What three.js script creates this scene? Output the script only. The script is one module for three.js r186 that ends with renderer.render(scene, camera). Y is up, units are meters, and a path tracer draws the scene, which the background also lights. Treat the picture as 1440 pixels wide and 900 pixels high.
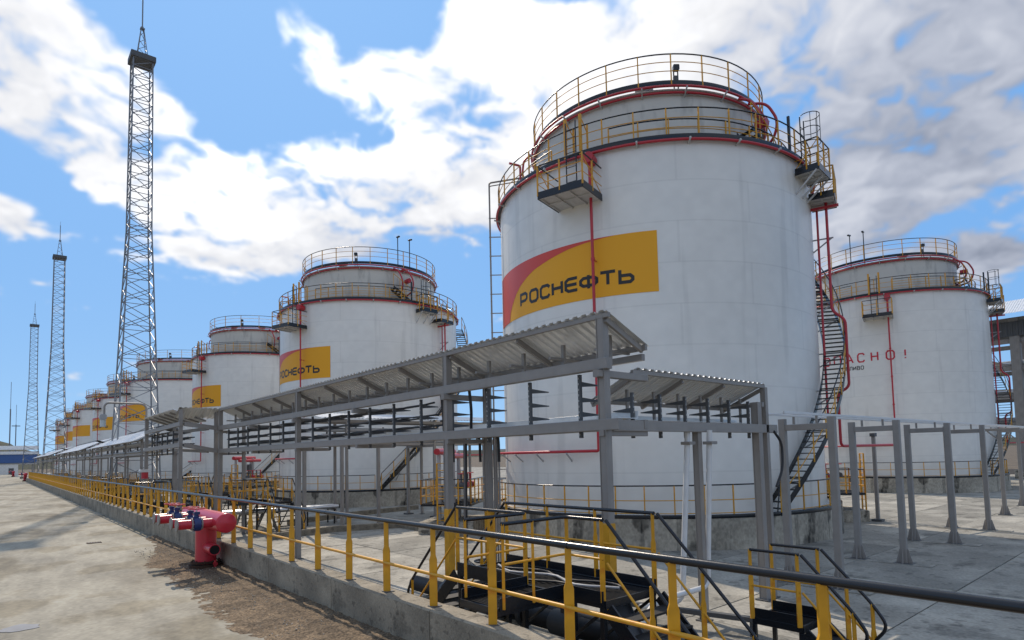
import * as THREE from 'three';
import { mergeGeometries } from 'three/addons/utils/BufferGeometryUtils.js';

// ------------------------------------------------------------------ camera, sky, sun, exposure
const scene = new THREE.Scene();
const G = -0.745;                       // level of the tank yard; the road is y = 0
const camera = new THREE.PerspectiveCamera(2 * Math.atan(450 / 853.1) * 180 / Math.PI, 1.6, 0.1, 4000);
camera.position.set(0, 2.555, 0);
camera.rotation.order = 'YXZ';
camera.rotation.set(0.0636, -0.7095, -0.0226);
camera.setViewOffset(1440, 900, 0, -135, 1440, 900);   // shifted lens: the optical axis meets the picture below its middle
scene.add(camera);
const renderer = new THREE.WebGLRenderer();
renderer.toneMapping = THREE.LinearToneMapping;
renderer.toneMappingExposure = 1.0;
renderer.shadowMap.enabled = true;
const SUN = new THREE.Vector3(0.17, 0.72, -0.674).normalize();
const sun = new THREE.DirectionalLight(0xfff0dc, 3.6);
sun.position.copy(SUN).multiplyScalar(200).add(new THREE.Vector3(20, 0, -40));
sun.target.position.set(20, 0, -40);
sun.castShadow = true;
Object.assign(sun.shadow.camera, { left: -130, right: 130, top: 130, bottom: -130, near: 1, far: 500 });
sun.shadow.mapSize.set(4096, 4096);
scene.add(sun, sun.target);

// ------------------------------------------------------------------ random numbers and noise
let seed = 12345;
const rnd = () => ((seed = (seed * 1664525 + 1013904223) >>> 0) / 4294967296);
const rr = (a, b) => a + (b - a) * rnd();
const hash3 = (x, y, z) => { let h = Math.imul(x, 374761393) ^ Math.imul(y, 668265263) ^ Math.imul(z, 2147483647 - 1140671485); h = Math.imul(h ^ (h >>> 13), 1274126177); return ((h ^ (h >>> 16)) >>> 0) / 4294967296; };
const sm = (t) => t * t * (3 - 2 * t);
const step = (a, b, x) => { const t = Math.min(1, Math.max(0, (x - a) / (b - a))); return t * t * (3 - 2 * t); };
const mix = (a, b, t) => a + (b - a) * t;
function noise3(x, y, z) {
  const X = Math.floor(x), Y = Math.floor(y), Z = Math.floor(z), u = sm(x - X), v = sm(y - Y), w = sm(z - Z);
  const l = (i, j) => mix(hash3(X, Y + i, Z + j), hash3(X + 1, Y + i, Z + j), u);
  return mix(mix(l(0, 0), l(1, 0), v), mix(l(0, 1), l(1, 1), v), w);
}
function fbm3(x, y, z, n) { let s = 0, a = 0.5, t = 0; for (let i = 0; i < n; i++) { s += a * noise3(x, y, z); t += a; a *= 0.5; x = x * 2.03 + 11.3; y = y * 2.03 + 4.7; z = z * 2.03 + 7.9; } return s / t; }
// noise that repeats after px, py cells
function pnoise(x, y, px, py, s) {
  const X = Math.floor(x), Y = Math.floor(y), u = sm(x - X), v = sm(y - Y), m = (a, b) => ((a % b) + b) % b;
  const h = (i, j) => hash3(m(X + i, px), m(Y + j, py), s);
  return mix(mix(h(0, 0), h(1, 0), u), mix(h(0, 1), h(1, 1), u), v);
}
function pfbm(u, v, cx, cy, n, s) { let t = 0, a = 0.5, q = 0; for (let i = 0; i < n; i++) { t += a * pnoise(u * cx, v * cy, cx, cy, s + i); q += a; a *= 0.5; cx *= 2; cy *= 2; } return t / q; }

// ------------------------------------------------------------------ sky
// clouds: azimuth (from the road's direction towards the tanks), elevation, half sizes, tilt, weight
const CLOUDS = [[2.2,30.1,5.6,3.0,35,1],[1.9,24.8,6.0,3.7,20,0.95],[8.9,24.9,6.0,3.5,45,1],[13.7,21.0,7.7,3.6,20,1],[15.9,17.6,6.2,1.6,0,0.8],[22.5,24.3,7.5,3.9,10,0.85],[28.2,23.4,5.9,2.9,10,0.7],[22.5,32.7,3.5,2.0,40,0.7],[29.0,32.4,6.7,2.8,20,0.85],[36.6,34.3,6.3,5.5,0,1],[36.8,28.0,5.5,4.2,10,0.95],[35.6,22.2,4.1,2.7,0,0.8],[1.3,18.2,2.9,1.6,10,0.95],[14.7,34.2,1.8,0.9,30,0.6],[48.4,33.9,10.3,7.4,0,1],[60.2,31.4,12.4,7.4,0,1.3],[72.9,26.6,9.9,6.2,0,1.3],[80.8,26.8,6.5,6.9,0,1.3],[70.9,19.3,6.1,3.2,0,0.8],[79.9,12.9,3.3,1.5,-10,0.9],[3.3,13.9,2.8,0.7,8,0.75],[26.3,19.1,5.2,0.8,-5,0.6],[11.4,32.6,4.3,2.7,45,-1],[15.9,28.7,3.5,2.5,45,-0.9],[4.2,21.1,4.5,1.7,15,-0.9],[77.6,17.3,4.8,1.8,-12,-0.9],[31.3,29.2,3.4,1.4,30,-0.45],[24.4,29.2,3.2,1.3,20,-0.5],[27.7,36.7,4.0,1.9,0,-0.6],[7.6,11.9,10.6,2.2,0,-0.8],[32.8,14.6,8.0,3.2,0,-0.7],[59.8,24.6,16.0,6.1,0,0.9],[74.6,21.6,9.0,4.0,0,0.9],[68.2,17.0,9.1,3.9,0,0.7],[50.7,24.0,8.7,7.6,0,0.8],[23.1,21.5,8.1,2.6,8,0.8],[32.9,25.0,5.4,3.5,0,0.7],[80.8,15.0,2.4,2.0,0,0.4],[4.1,28.0,5.4,4.1,35,0.6]]
  .map(([a, e, ra, re, t, w]) => [a, e, ra, re, Math.cos(-t * Math.PI / 180), Math.sin(-t * Math.PI / 180), w]);
function skyTexture() {
  const W = 2048, H = 1024, d = new Float32Array(W * H * 4);
  for (let j = 0; j < H; j++) for (let i = 0; i < W; i++) {
    const lon = ((i + 0.5) / W - 0.5) * 2 * Math.PI, lat = ((j + 0.5) / H - 0.5) * Math.PI, k = (j * W + i) * 4;
    const x = Math.cos(lat) * Math.cos(lon), y = Math.sin(lat), z = Math.cos(lat) * Math.sin(lon), up = Math.max(y, 0);
    const cosSun = x * SUN.x + y * SUN.y + z * SUN.z;
    // clear air: paler to the horizon and round the sun
    const hz = Math.pow(1 - up, 6), glow = Math.exp(-(1 - cosSun) * 4.5), away = mix(0.9, 1, step(-0.5, 0.75, cosSun));
    let r = (mix(0.17, 0.40, hz) + 0.13 * glow) * away, g = (mix(0.42, 0.66, hz) + 0.13 * glow) * away, b = (mix(0.86, 0.95, hz) + 0.1 * glow) * away;
    if (y > -0.03) {
      const q = 1 / (up + 0.2), cx = x * q, cz = z * q;
      const wx = fbm3(cx * 1.7, 1.5, cz * 1.7, 4) - 0.5, wz = fbm3(cx * 1.7, 9.5, cz * 1.7, 4) - 0.5;
      const sx = fbm3(cx * 9, 2.5, cz * 9, 3) - 0.5, sz = fbm3(cx * 9, 6.5, cz * 9, 3) - 0.5;
      const n = fbm3(cx * 4.2 + wx * 1.5, cz * 4.2 + wz * 1.5, 3.3, 6), n2 = fbm3(cx * 15 + wx * 6 + sx * 2.6, cz * 15 + wz * 6 + sz * 2.6, 8.1, 5);
      const wisp = 1 - Math.abs(2 * fbm3(cx * 7 + sx * 2 + wx * 3, cz * 12 + sz * 2, 4.4, 5) - 1);
      const az = Math.atan2(x, -z) * 180 / Math.PI + wx * 6 + sx * 2.2, el = lat * 180 / Math.PI + wz * 4 + sz * 1.8;
      const dens = fbm3(cx * 0.75 + 3, cz * 0.75, 5.5, 3);
      let m = step(0.32, 0.56, dens) * 0.95;                       // elsewhere in the sky: the same broken cloud
      const near = step(-14, -2, az) * (1 - step(84, 100, az)) * (1 - step(42, 54, el));
      if (near > 0) { let s = 0; for (const c of CLOUDS) { const da = az - c[0], de = el - c[1], p = (da * c[4] + de * c[5]) / c[2], t = (-da * c[5] + de * c[4]) / c[3], dd = p * p + t * t; if (dd < 9) s += c[6] * Math.exp(-dd * 0.8); } m = mix(m, Math.min(1.12, Math.max(0, s)), near); }
      const fine = fbm3(cx * 44 + sx * 5, cz * 44 + sz * 5, 6.6, 3) - 0.5;
      let c = step(0.33, 0.70, m * 0.64 + (n - 0.5) * 1.1 + (n2 - 0.5) * 0.85 + fine * 0.3 + (wisp - 0.75) * 0.4);
      c *= step(0.03, 0.14, y + 0.02) * 0.97;
      // thick parts are greyer, cloud towards the sun is brighter
      const thick = fbm3(cx * 2.3 + 20 + wx * 1.5, cz * 2.3 + wz * 1.5, 2.2, 5), lit = Math.exp(-(1 - cosSun) * 8), front = 1 - step(-0.35, 0.45, cosSun);   // cloud opposite the sun is lit from the front
      let v = 0.5 + 0.98 * lit + 0.26 * front + (0.5 - thick) * 1.5 * mix(0.5, 0.95, lit) + ((n2 - 0.5) * 0.62 + (n - 0.5) * 0.5 + fine * 0.22) * mix(0.55, 1, lit) + (wisp - 0.75) * 0.2;
      v = Math.min(1.3, Math.max(0.27, v)) ;
      const wgt = Math.min(1, Math.max(0, (v - 0.3) / 0.6));
      r = mix(r, v * mix(0.88, 1.01, wgt), c); g = mix(g, v * mix(0.98, 1.01, wgt), c); b = mix(b, v * mix(1.24, 1.03, wgt), c);
    } else { r = 0.3; g = 0.31; b = 0.3; }
    d[k] = r; d[k + 1] = g; d[k + 2] = b; d[k + 3] = 1;
  }
  const t = new THREE.DataTexture(d, W, H, THREE.RGBAFormat, THREE.FloatType);
  t.mapping = THREE.EquirectangularReflectionMapping; t.magFilter = t.minFilter = THREE.LinearFilter; t.wrapS = THREE.RepeatWrapping; t.colorSpace = THREE.LinearSRGBColorSpace; t.needsUpdate = true;
  return t;
}
scene.background = skyTexture();
scene.environment = scene.background;

// ------------------------------------------------------------------ textures and materials
function tex(w, h, fn, srgb = true) {
  const d = new Uint8Array(w * h * 4);
  for (let j = 0; j < h; j++) for (let i = 0; i < w; i++) { const c = fn((i + 0.5) / w, (j + 0.5) / h), k = (j * w + i) * 4; for (let q = 0; q < 3; q++) d[k + q] = Math.max(0, Math.min(255, Math.round(255 * (Array.isArray(c) ? c[q] : c)))); d[k + 3] = 255; }
  const t = new THREE.DataTexture(d, w, h, THREE.RGBAFormat); t.wrapS = t.wrapT = THREE.RepeatWrapping; t.magFilter = THREE.LinearFilter; t.minFilter = THREE.LinearMipmapLinearFilter; t.generateMipmaps = true;
  if (srgb) t.colorSpace = THREE.SRGBColorSpace; t.needsUpdate = true; return t;
}
const scaled = (t, x, y) => { const c = t.clone(); c.repeat.set(x, y); c.needsUpdate = true; return c; };
const paintTex = tex(256, 256, (u, v) => { const n = pfbm(u, v, 4, 4, 6, 3), s = pfbm(u, v, 16, 2, 4, 9); return 0.93 + (n - 0.5) * 0.13 + (s - 0.5) * 0.05; });
const paintBump = tex(256, 256, (u, v) => pfbm(u, v, 12, 12, 4, 21), false);
const roadTex = tex(1024, 1024, (u, v) => {
  const a = pfbm(u, v, 3, 3, 7, 31), b = pfbm(u, v, 40, 9, 4, 41), c = pfbm(u, v, 160, 160, 2, 51), s = pfbm(u, v, 7, 5, 5, 61);
  const dirt = step(0.56, 0.7, s), k = 0.86 + (a - 0.5) * 0.34 + (b - 0.5) * 0.22 + (c - 0.5) * 0.16 - dirt * 0.11;
  return [k, k * mix(0.985, 0.965, dirt), k * mix(0.94, 0.88, dirt)];
});
const concTex = tex(1024, 1024, (u, v) => {
  const a = pfbm(u, v, 4, 4, 7, 131), c = pfbm(u, v, 120, 120, 2, 151), s = pfbm(u, v, 6, 6, 6, 161), t = pfbm(u, v, 24, 24, 4, 171);
  const k = 0.84 + (a - 0.5) * 0.4 + (c - 0.5) * 0.18 - step(0.58, 0.72, s) * 0.16 - step(0.66, 0.74, t) * 0.14;
  return [k, k * 0.985, k * 0.95];
});
const wallTex = tex(512, 512, (u, v) => {
  const a = pfbm(u, v, 4, 4, 6, 231), c = pfbm(u, v, 60, 60, 3, 251), s = pfbm(u, v, 18, 3, 5, 261), m = pfbm(u, v, 5, 5, 6, 271);
  const k = 0.8 + (a - 0.5) * 0.5 + (c - 0.5) * 0.26 - step(0.56, 0.68, s) * 0.18 - step(0.56, 0.66, m) * 0.26;
  return [k, k * 0.985, k * 0.95];
});
const grainBump = tex(512, 512, (u, v) => 0.5 * pfbm(u, v, 48, 48, 4, 71) + 0.5 * pfbm(u, v, 6, 6, 5, 73), false);
const dirtTex = tex(512, 512, (u, v) => { const a = pfbm(u, v, 5, 5, 7, 331), c = pfbm(u, v, 70, 70, 3, 351), k = 0.62 + (a - 0.5) * 0.5 + (c - 0.5) * 0.6; return [k, k * 0.9, k * 0.78]; });
const shellTex = tex(1024, 512, (u, v) => {
  const st = pfbm(u, v, 90, 2, 4, 431), a = pfbm(u, v, 6, 3, 6, 441), f = pfbm(u, v, 120, 40, 2, 451), row = v * 9, r = Math.floor(row), fr = row - r;
  const seamH = Math.min(fr, 1 - fr) < 0.018 ? 1 : 0, col = (u * 8 + (r % 2) * 0.5) % 1, seamV = Math.min(col, 1 - col) < 0.004 ? 1 : 0;
  const k = 0.955 + (a - 0.5) * 0.1 + (f - 0.5) * 0.04 - step(0.6, 0.75, st) * 0.045 - seamH * 0.035 - seamV * 0.03;
  return [k, k * 0.997, k * 0.985];
});
const shellBump = tex(1024, 512, (u, v) => { const row = v * 9, r = Math.floor(row), fr = row - r, col = (u * 8 + (r % 2) * 0.5) % 1; return 0.5 + 0.35 * Math.exp(-Math.pow(Math.min(fr, 1 - fr) / 0.014, 2)) + 0.3 * Math.exp(-Math.pow(Math.min(col, 1 - col) / 0.003, 2)) + (pfbm(u, v, 16, 5, 4, 461) - 0.5) * 0.3; }, false);
const innerTex = tex(1024, 256, (u, v) => { const st = pfbm(u, v, 70, 2, 5, 531), a = pfbm(u, v, 8, 3, 6, 541), k = 0.9 + (a - 0.5) * 0.16 - step(0.55, 0.75, st) * 0.1; return [k, k * 0.99, k * 0.96]; });
const rustTex = tex(256, 256, (u, v) => { const n = step(0.6, 0.72, pfbm(u, v, 8, 8, 5, 601)), m = 0.92 + (pfbm(u, v, 6, 6, 5, 611) - 0.5) * 0.2; return [m, mix(m, m * 0.9, n), mix(m, m * 0.85, n)]; });
const L = (r, g, b) => new THREE.Color().setRGB(r, g, b);
const mat = (r, g, b, o = {}) => new THREE.MeshStandardMaterial({ color: L(r, g, b), roughness: 0.6, side: THREE.DoubleSide, ...o });
const paint = (r, g, b, rough = 0.5) => mat(r, g, b, { roughness: rough, map: paintTex, bumpMap: paintBump, bumpScale: 0.0015 });
const M = {
  grey: paint(0.315, 0.292, 0.268, 0.55), greyLight: paint(0.42, 0.43, 0.44, 0.5), greyDark: paint(0.1, 0.105, 0.11, 0.55),
  tower: paint(0.23, 0.25, 0.28, 0.5), zinc: mat(0.86, 0.87, 0.86, { metalness: 0.3, roughness: 0.36, map: paintTex, bumpMap: paintBump, bumpScale: 0.002 }),
  zincWhite: mat(0.86, 0.87, 0.87, { metalness: 0.1, roughness: 0.34, map: paintTex }), silver: mat(0.72, 0.73, 0.74, { metalness: 0.9, roughness: 0.32, map: paintTex }),
  yellow: mat(0.78, 0.38, 0.012, { roughness: 0.42, map: rustTex, bumpMap: paintBump, bumpScale: 0.001 }),
  black: paint(0.010, 0.013, 0.018, 0.27), soot: paint(0.02, 0.02, 0.021, 0.6), red: mat(0.56, 0.03, 0.045, { roughness: 0.35, map: paintTex }), redGloss: mat(0.62, 0.03, 0.055, { roughness: 0.3, map: paintTex }),
  blue: mat(0.02, 0.045, 0.17, { roughness: 0.35, map: paintTex }), rust: mat(0.13, 0.075, 0.05, { roughness: 0.9, map: dirtTex }), hollow: mat(0.006, 0.006, 0.006, { roughness: 0.9 }),
  white: paint(0.78, 0.78, 0.77, 0.45), whiteDull: paint(0.6, 0.6, 0.59, 0.6),
  shell: mat(0.83, 0.82, 0.79, { roughness: 0.38, map: shellTex, bumpMap: shellBump, bumpScale: 0.006 }), inner: mat(0.72, 0.705, 0.67, { roughness: 0.5, map: innerTex }), roof: mat(0.55, 0.54, 0.52, { roughness: 0.7, map: innerTex }),
  logoYellow: mat(0.84, 0.38, 0.003, { roughness: 0.55 }), logoRed: mat(0.66, 0.06, 0.035, { roughness: 0.4 }), logoBlack: mat(0.015, 0.015, 0.015, { roughness: 0.45 }), warnRed: mat(0.55, 0.02, 0.04, { roughness: 0.45 }),
  road: mat(0.39, 0.372, 0.328, { roughness: 0.9, map: roadTex, bumpMap: grainBump, bumpScale: 0.006, vertexColors: true }),
  yard: mat(0.49, 0.48, 0.445, { roughness: 0.9, map: concTex, bumpMap: grainBump, bumpScale: 0.008 }), yardDark: mat(0.39, 0.385, 0.36, { roughness: 0.92, map: concTex, bumpMap: grainBump, bumpScale: 0.008 }),
  joint: mat(0.07, 0.066, 0.058, { roughness: 1, map: dirtTex }), kerb: mat(0.39, 0.352, 0.29, { roughness: 0.92, map: concTex, bumpMap: grainBump, bumpScale: 0.01 }),
  plinth: mat(0.60, 0.56, 0.49, { roughness: 0.95, map: wallTex, bumpMap: grainBump, bumpScale: 0.012 }), dirt: mat(0.40, 0.36, 0.30, { roughness: 1, map: dirtTex, bumpMap: grainBump, bumpScale: 0.03 }),
  stone: mat(0.3, 0.28, 0.25, { roughness: 1 }), hill: mat(0.07, 0.1, 0.05, { roughness: 1, map: dirtTex }), cable: mat(0.02, 0.02, 0.022, { roughness: 0.5 }), glass: mat(0.5, 0.55, 0.55, { roughness: 0.15 }), bluePanel: paint(0.06, 0.14, 0.36, 0.5),
};

// ------------------------------------------------------------------ geometry helpers
const V = (x, y, z) => new THREE.Vector3(x, y, z);
const asV = (p) => (p.isVector3 ? p : V(...p));
// a straight bar from a to b, w wide (level) and h high, with chamfered edges; uv in metres
function bar(a, b, w, h, c = Math.min(w, h) * 0.08) {
  a = asV(a); b = asV(b);
  const t = b.clone().sub(a), len = t.length(); t.normalize();
  const up = Math.abs(t.y) > 0.98 ? V(0, 0, 1) : V(0, 1, 0), s = t.clone().cross(up).normalize(), n = s.clone().cross(t);
  const x = w / 2, y = h / 2, ring = [[x, y - c], [x - c, y], [-x + c, y], [-x, y - c], [-x, -y + c], [-x + c, -y], [x - c, -y], [x, -y + c]];
  const P = [], U = [], pt = (k, e) => { const [p, q] = ring[k % 8]; return (e ? b : a).clone().addScaledVector(s, p).addScaledVector(n, q); };
  let acc = 0;
  const tri = (p, q, r, u) => { P.push(...p.toArray(), ...q.toArray(), ...r.toArray()); U.push(...u); };
  for (let k = 0; k < 8; k++) {
    const d = Math.hypot(ring[(k + 1) % 8][0] - ring[k][0], ring[(k + 1) % 8][1] - ring[k][1]), A = pt(k, 0), B = pt(k + 1, 0), C = pt(k + 1, 1), D = pt(k, 1);
    tri(A, B, C, [acc, 0, acc + d, 0, acc + d, len]); tri(A, C, D, [acc, 0, acc + d, len, acc, len]); acc += d;
  }
  for (const e of [0, 1]) for (let k = 1; k < 7; k++) { const f = e ? [0, k, k + 1] : [0, k + 1, k], uv = f.flatMap((i) => ring[i]); tri(pt(f[0], e), pt(f[1], e), pt(f[2], e), uv); }
  const g = new THREE.BufferGeometry(); g.setAttribute('position', new THREE.Float32BufferAttribute(P, 3)); g.setAttribute('uv', new THREE.Float32BufferAttribute(U, 2)); g.computeVertexNormals(); return g;
}
const bx = (cx, cy, cz, w, h, d, c) => bar([cx, cy, cz - d / 2], [cx, cy, cz + d / 2], w, h, c);
// a round tube through points
function tube(pts, r, seg = 8, closed = false) {
  pts = pts.map(asV); const n = pts.length, P = [], N = [], U = [], I = []; let len = 0, prev = null;
  const count = closed ? n + 1 : n;
  for (let i = 0; i < count; i++) {
    const p = pts[i % n], a = closed ? pts[(i - 1 + n) % n] : pts[Math.max(i - 1, 0)], b = closed ? pts[(i + 1) % n] : pts[Math.min(i + 1, n - 1)];
    const t = b.clone().sub(a).normalize();
    let s = prev ? prev.clone().addScaledVector(t, -prev.dot(t)) : (Math.abs(t.y) > 0.9 ? V(1, 0, 0) : V(0, 1, 0)).cross(t);
    s.normalize(); prev = s; const q = t.clone().cross(s);
    if (i) len += p.distanceTo(pts[(i - 1) % n]);
    for (let k = 0; k <= seg; k++) { const f = k / seg * 2 * Math.PI, d = s.clone().multiplyScalar(Math.cos(f)).addScaledVector(q, Math.sin(f)); P.push(p.x + d.x * r, p.y + d.y * r, p.z + d.z * r); N.push(d.x, d.y, d.z); U.push(k / seg * 2 * Math.PI * r, len); }
    if (i) for (let k = 0; k < seg; k++) { const o = (i - 1) * (seg + 1) + k, w = o + seg + 1; I.push(o, o + 1, w, o + 1, w + 1, w); }
  }
  if (!closed) for (const e of [0, n - 1]) {
    const p = pts[e], t = pts[e ? n - 1 : 1].clone().sub(pts[e ? n - 2 : 0]).normalize().multiplyScalar(e ? 1 : -1), c = P.length / 3, o = e * (seg + 1);
    P.push(p.x, p.y, p.z); N.push(t.x, t.y, t.z); U.push(0, 0);
    for (let k = 0; k <= seg; k++) { P.push(P[(o + k) * 3], P[(o + k) * 3 + 1], P[(o + k) * 3 + 2]); N.push(t.x, t.y, t.z); U.push(0, 0); }
    for (let k = 0; k < seg; k++) e ? I.push(c, c + 1 + k, c + 2 + k) : I.push(c, c + 2 + k, c + 1 + k);
  }
  const g = new THREE.BufferGeometry(); g.setAttribute('position', new THREE.Float32BufferAttribute(P, 3)); g.setAttribute('normal', new THREE.Float32BufferAttribute(N, 3)); g.setAttribute('uv', new THREE.Float32BufferAttribute(U, 2)); g.setIndex(I); return g;
}
const rod = (a, b, r, seg = 8) => tube([a, b], r, seg);
// round the corners of a polyline
function bend(pts, r = 0.15, n = 5) {
  pts = pts.map(asV); const out = [pts[0]];
  for (let i = 1; i < pts.length - 1; i++) {
    const a = pts[i - 1].clone().sub(pts[i]), b = pts[i + 1].clone().sub(pts[i]), q = Math.min(r, a.length() * 0.45, b.length() * 0.45); a.setLength(q); b.setLength(q);
    for (let k = 0; k <= n; k++) { const t = k / n, u = 1 - t; out.push(pts[i].clone().addScaledVector(a, u * u).addScaledVector(b, t * t)); }
  }
  out.push(pts[pts.length - 1]); return out;
}
// a rectangular strip swept through points: w sideways, h upwards
function sweep(pts, w, h, closed = false) {
  pts = pts.map(asV); const n = pts.length, cnt = closed ? n + 1 : n, P = [], U = [], I = [], fr = []; let len = 0;
  for (let i = 0; i < cnt; i++) { const p = pts[i % n], a = closed ? pts[(i - 1 + n) % n] : pts[Math.max(i - 1, 0)], b = closed ? pts[(i + 1) % n] : pts[Math.min(i + 1, n - 1)]; const s = b.clone().sub(a).cross(V(0, 1, 0)).normalize(); if (i) len += p.distanceTo(pts[(i - 1) % n]); fr.push([[1, 1], [-1, 1], [-1, -1], [1, -1]].map(([x, y]) => p.clone().addScaledVector(s, x * w / 2).add(V(0, y * h / 2, 0))).concat(len)); }
  for (let k = 0; k < 4; k++) { const base = P.length / 3, wd = k % 2 ? h : w; fr.forEach((f, i) => { P.push(...f[k].toArray(), ...f[(k + 1) % 4].toArray()); U.push(0, f[4], wd, f[4]); if (i) { const o = base + (i - 1) * 2; I.push(o, o + 1, o + 2, o + 1, o + 3, o + 2); } }); }
  if (!closed) for (const e of [0, n - 1]) { const base = P.length / 3; for (let k = 0; k < 4; k++) { P.push(...fr[e][k].toArray()); U.push(0, 0); } I.push(base, base + 1, base + 2, base, base + 2, base + 3); }
  const g = new THREE.BufferGeometry(); g.setAttribute('position', new THREE.Float32BufferAttribute(P, 3)); g.setAttribute('uv', new THREE.Float32BufferAttribute(U, 2)); g.setIndex(I); g.computeVertexNormals(); return g;
}
const D2R = Math.PI / 180;
const pol = (r, deg, y) => V(r * Math.sin(deg * D2R), y, r * Math.cos(deg * D2R));   // bearing 0 looks along +z
const arc = (r, y, a0, a1, n, y1 = y) => Array.from({ length: n + 1 }, (_, i) => pol(r, mix(a0, a1, i / n), mix(y, y1, i / n)));
const circle = (r, y, n = 72) => Array.from({ length: n }, (_, i) => pol(r, i * 360 / n, y));
function lathe(profile, seg, uvW, uvH) { const g = new THREE.LatheGeometry(profile.map(([r, y]) => new THREE.Vector2(r, y)), seg); const u = g.attributes.uv; for (let i = 0; i < u.count; i++) u.setXY(i, u.getX(i) * uvW, u.getY(i) * uvH); return g; }
// a patch lying on a cylinder, between two height curves
function patch(r, a0, a1, y0, y1, n) {
  const P = [], N = [], U = [], I = [], f = (q, a) => (typeof q === 'function' ? q(a) : q);
  for (let i = 0; i <= n; i++) { const a = mix(a0, a1, i / n), d = pol(1, a, 0); for (const y of [f(y0, a), f(y1, a)]) { P.push(d.x * r, y, d.z * r); N.push(d.x, 0, d.z); U.push(a * D2R * r, y); } if (i) { const o = i * 2 - 2; I.push(o, o + 2, o + 1, o + 1, o + 2, o + 3); } }
  const g = new THREE.BufferGeometry(); g.setAttribute('position', new THREE.Float32BufferAttribute(P, 3)); g.setAttribute('normal', new THREE.Float32BufferAttribute(N, 3)); g.setAttribute('uv', new THREE.Float32BufferAttribute(U, 2)); g.setIndex(I); return g;
}
// a mitred stroke of points (u in degrees of bearing, v in metres) drawn on a cylinder
function stroke(r, pts, w) {
  const k = r * D2R, q = []; for (let i = 0; i < pts.length; i++) { if (i) { const [a, b] = [pts[i - 1], pts[i]], m = Math.max(1, Math.ceil(Math.abs(b[0] - a[0]) / 1)); for (let j = 1; j < m; j++) q.push([mix(a[0], b[0], j / m), mix(a[1], b[1], j / m)]); } q.push(pts[i]); }
  const n = q.length, shut = Math.hypot((q[0][0] - q[n - 1][0]) * k, q[0][1] - q[n - 1][1]) < 1e-6, P = [], N = [], U = [], I = [];
  const dir = (a, b) => { const x = (b[0] - a[0]) * k, y = b[1] - a[1], l = Math.hypot(x, y) || 1; return [x / l, y / l]; };
  for (let i = 0; i < n; i++) {
    const d1 = i ? dir(q[i - 1], q[i]) : shut ? dir(q[n - 2], q[0]) : dir(q[0], q[1]), d2 = i < n - 1 ? dir(q[i], q[i + 1]) : shut ? dir(q[0], q[1]) : d1;
    let nx = -(d1[1] + d2[1]), ny = d1[0] + d2[0]; const l = Math.hypot(nx, ny) || 1; nx /= l; ny /= l; const f = Math.min(2, 1 / Math.max(0.3, nx * -d1[1] + ny * d1[0])) * w / 2;
    for (const s of [1, -1]) { const p = pol(r, q[i][0] + s * nx * f / k, q[i][1] + s * ny * f), d = pol(1, q[i][0], 0); P.push(p.x, p.y, p.z); N.push(d.x, 0, d.z); U.push(i, s); }
    if (i) { const o = i * 2 - 2; I.push(o, o + 1, o + 2, o + 1, o + 3, o + 2); }
  }
  const g = new THREE.BufferGeometry(); g.setAttribute('position', new THREE.Float32BufferAttribute(P, 3)); g.setAttribute('normal', new THREE.Float32BufferAttribute(N, 3)); g.setAttribute('uv', new THREE.Float32BufferAttribute(U, 2)); g.setIndex(I); return g;
}
// profiled sheet metal: a corner, the direction across the ribs, the direction along them
function profiled(a, across, along, pitch = 0.2, amp = 0.036) {
  a = asV(a); across = asV(across); along = asV(along); const len = across.length(), u = across.clone().normalize(), n = along.clone().cross(across).normalize(); if (n.y < 0) n.negate();
  const S = []; for (let s = 0; s < len - 1e-6; s += pitch) for (const [f, h] of [[0, 0], [0.3, 0], [0.42, 1], [0.88, 1]]) if (s + f * pitch < len) S.push([s + f * pitch, h]); S.push([len, 0]);
  const P = [], U = [], al = along.length(); const at = ([s, h], e, lo) => a.clone().addScaledVector(u, s).addScaledVector(n, h * amp - (lo ? 0.006 : 0)).addScaledVector(along, e);
  const quad = (A, B, C, D, uv) => { P.push(...A.toArray(), ...B.toArray(), ...C.toArray(), ...A.toArray(), ...C.toArray(), ...D.toArray()); U.push(uv[0], 0, uv[1], 0, uv[1], al, uv[0], 0, uv[1], al, uv[0], al); };
  for (let i = 1; i < S.length; i++) for (const lo of [0, 1]) { const A = at(S[i - 1], 0, lo), B = at(S[i], 0, lo), C = at(S[i], 1, lo), E = at(S[i - 1], 1, lo); lo ? quad(A, E, C, B, [S[i - 1][0], S[i][0]]) : quad(A, B, C, E, [S[i - 1][0], S[i][0]]); }
  const g = new THREE.BufferGeometry(); g.setAttribute('position', new THREE.Float32BufferAttribute(P, 3)); g.setAttribute('uv', new THREE.Float32BufferAttribute(U, 2)); g.computeVertexNormals(); return g;
}
const clean = (g) => { const o = g.index ? g.toNonIndexed() : g; for (const k of Object.keys(o.attributes)) if (!['position', 'normal', 'uv'].includes(k)) o.deleteAttribute(k); return o; };
const join = (gs) => (gs.length === 1 ? gs[0] : mergeGeometries(gs.map(clean)));

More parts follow.
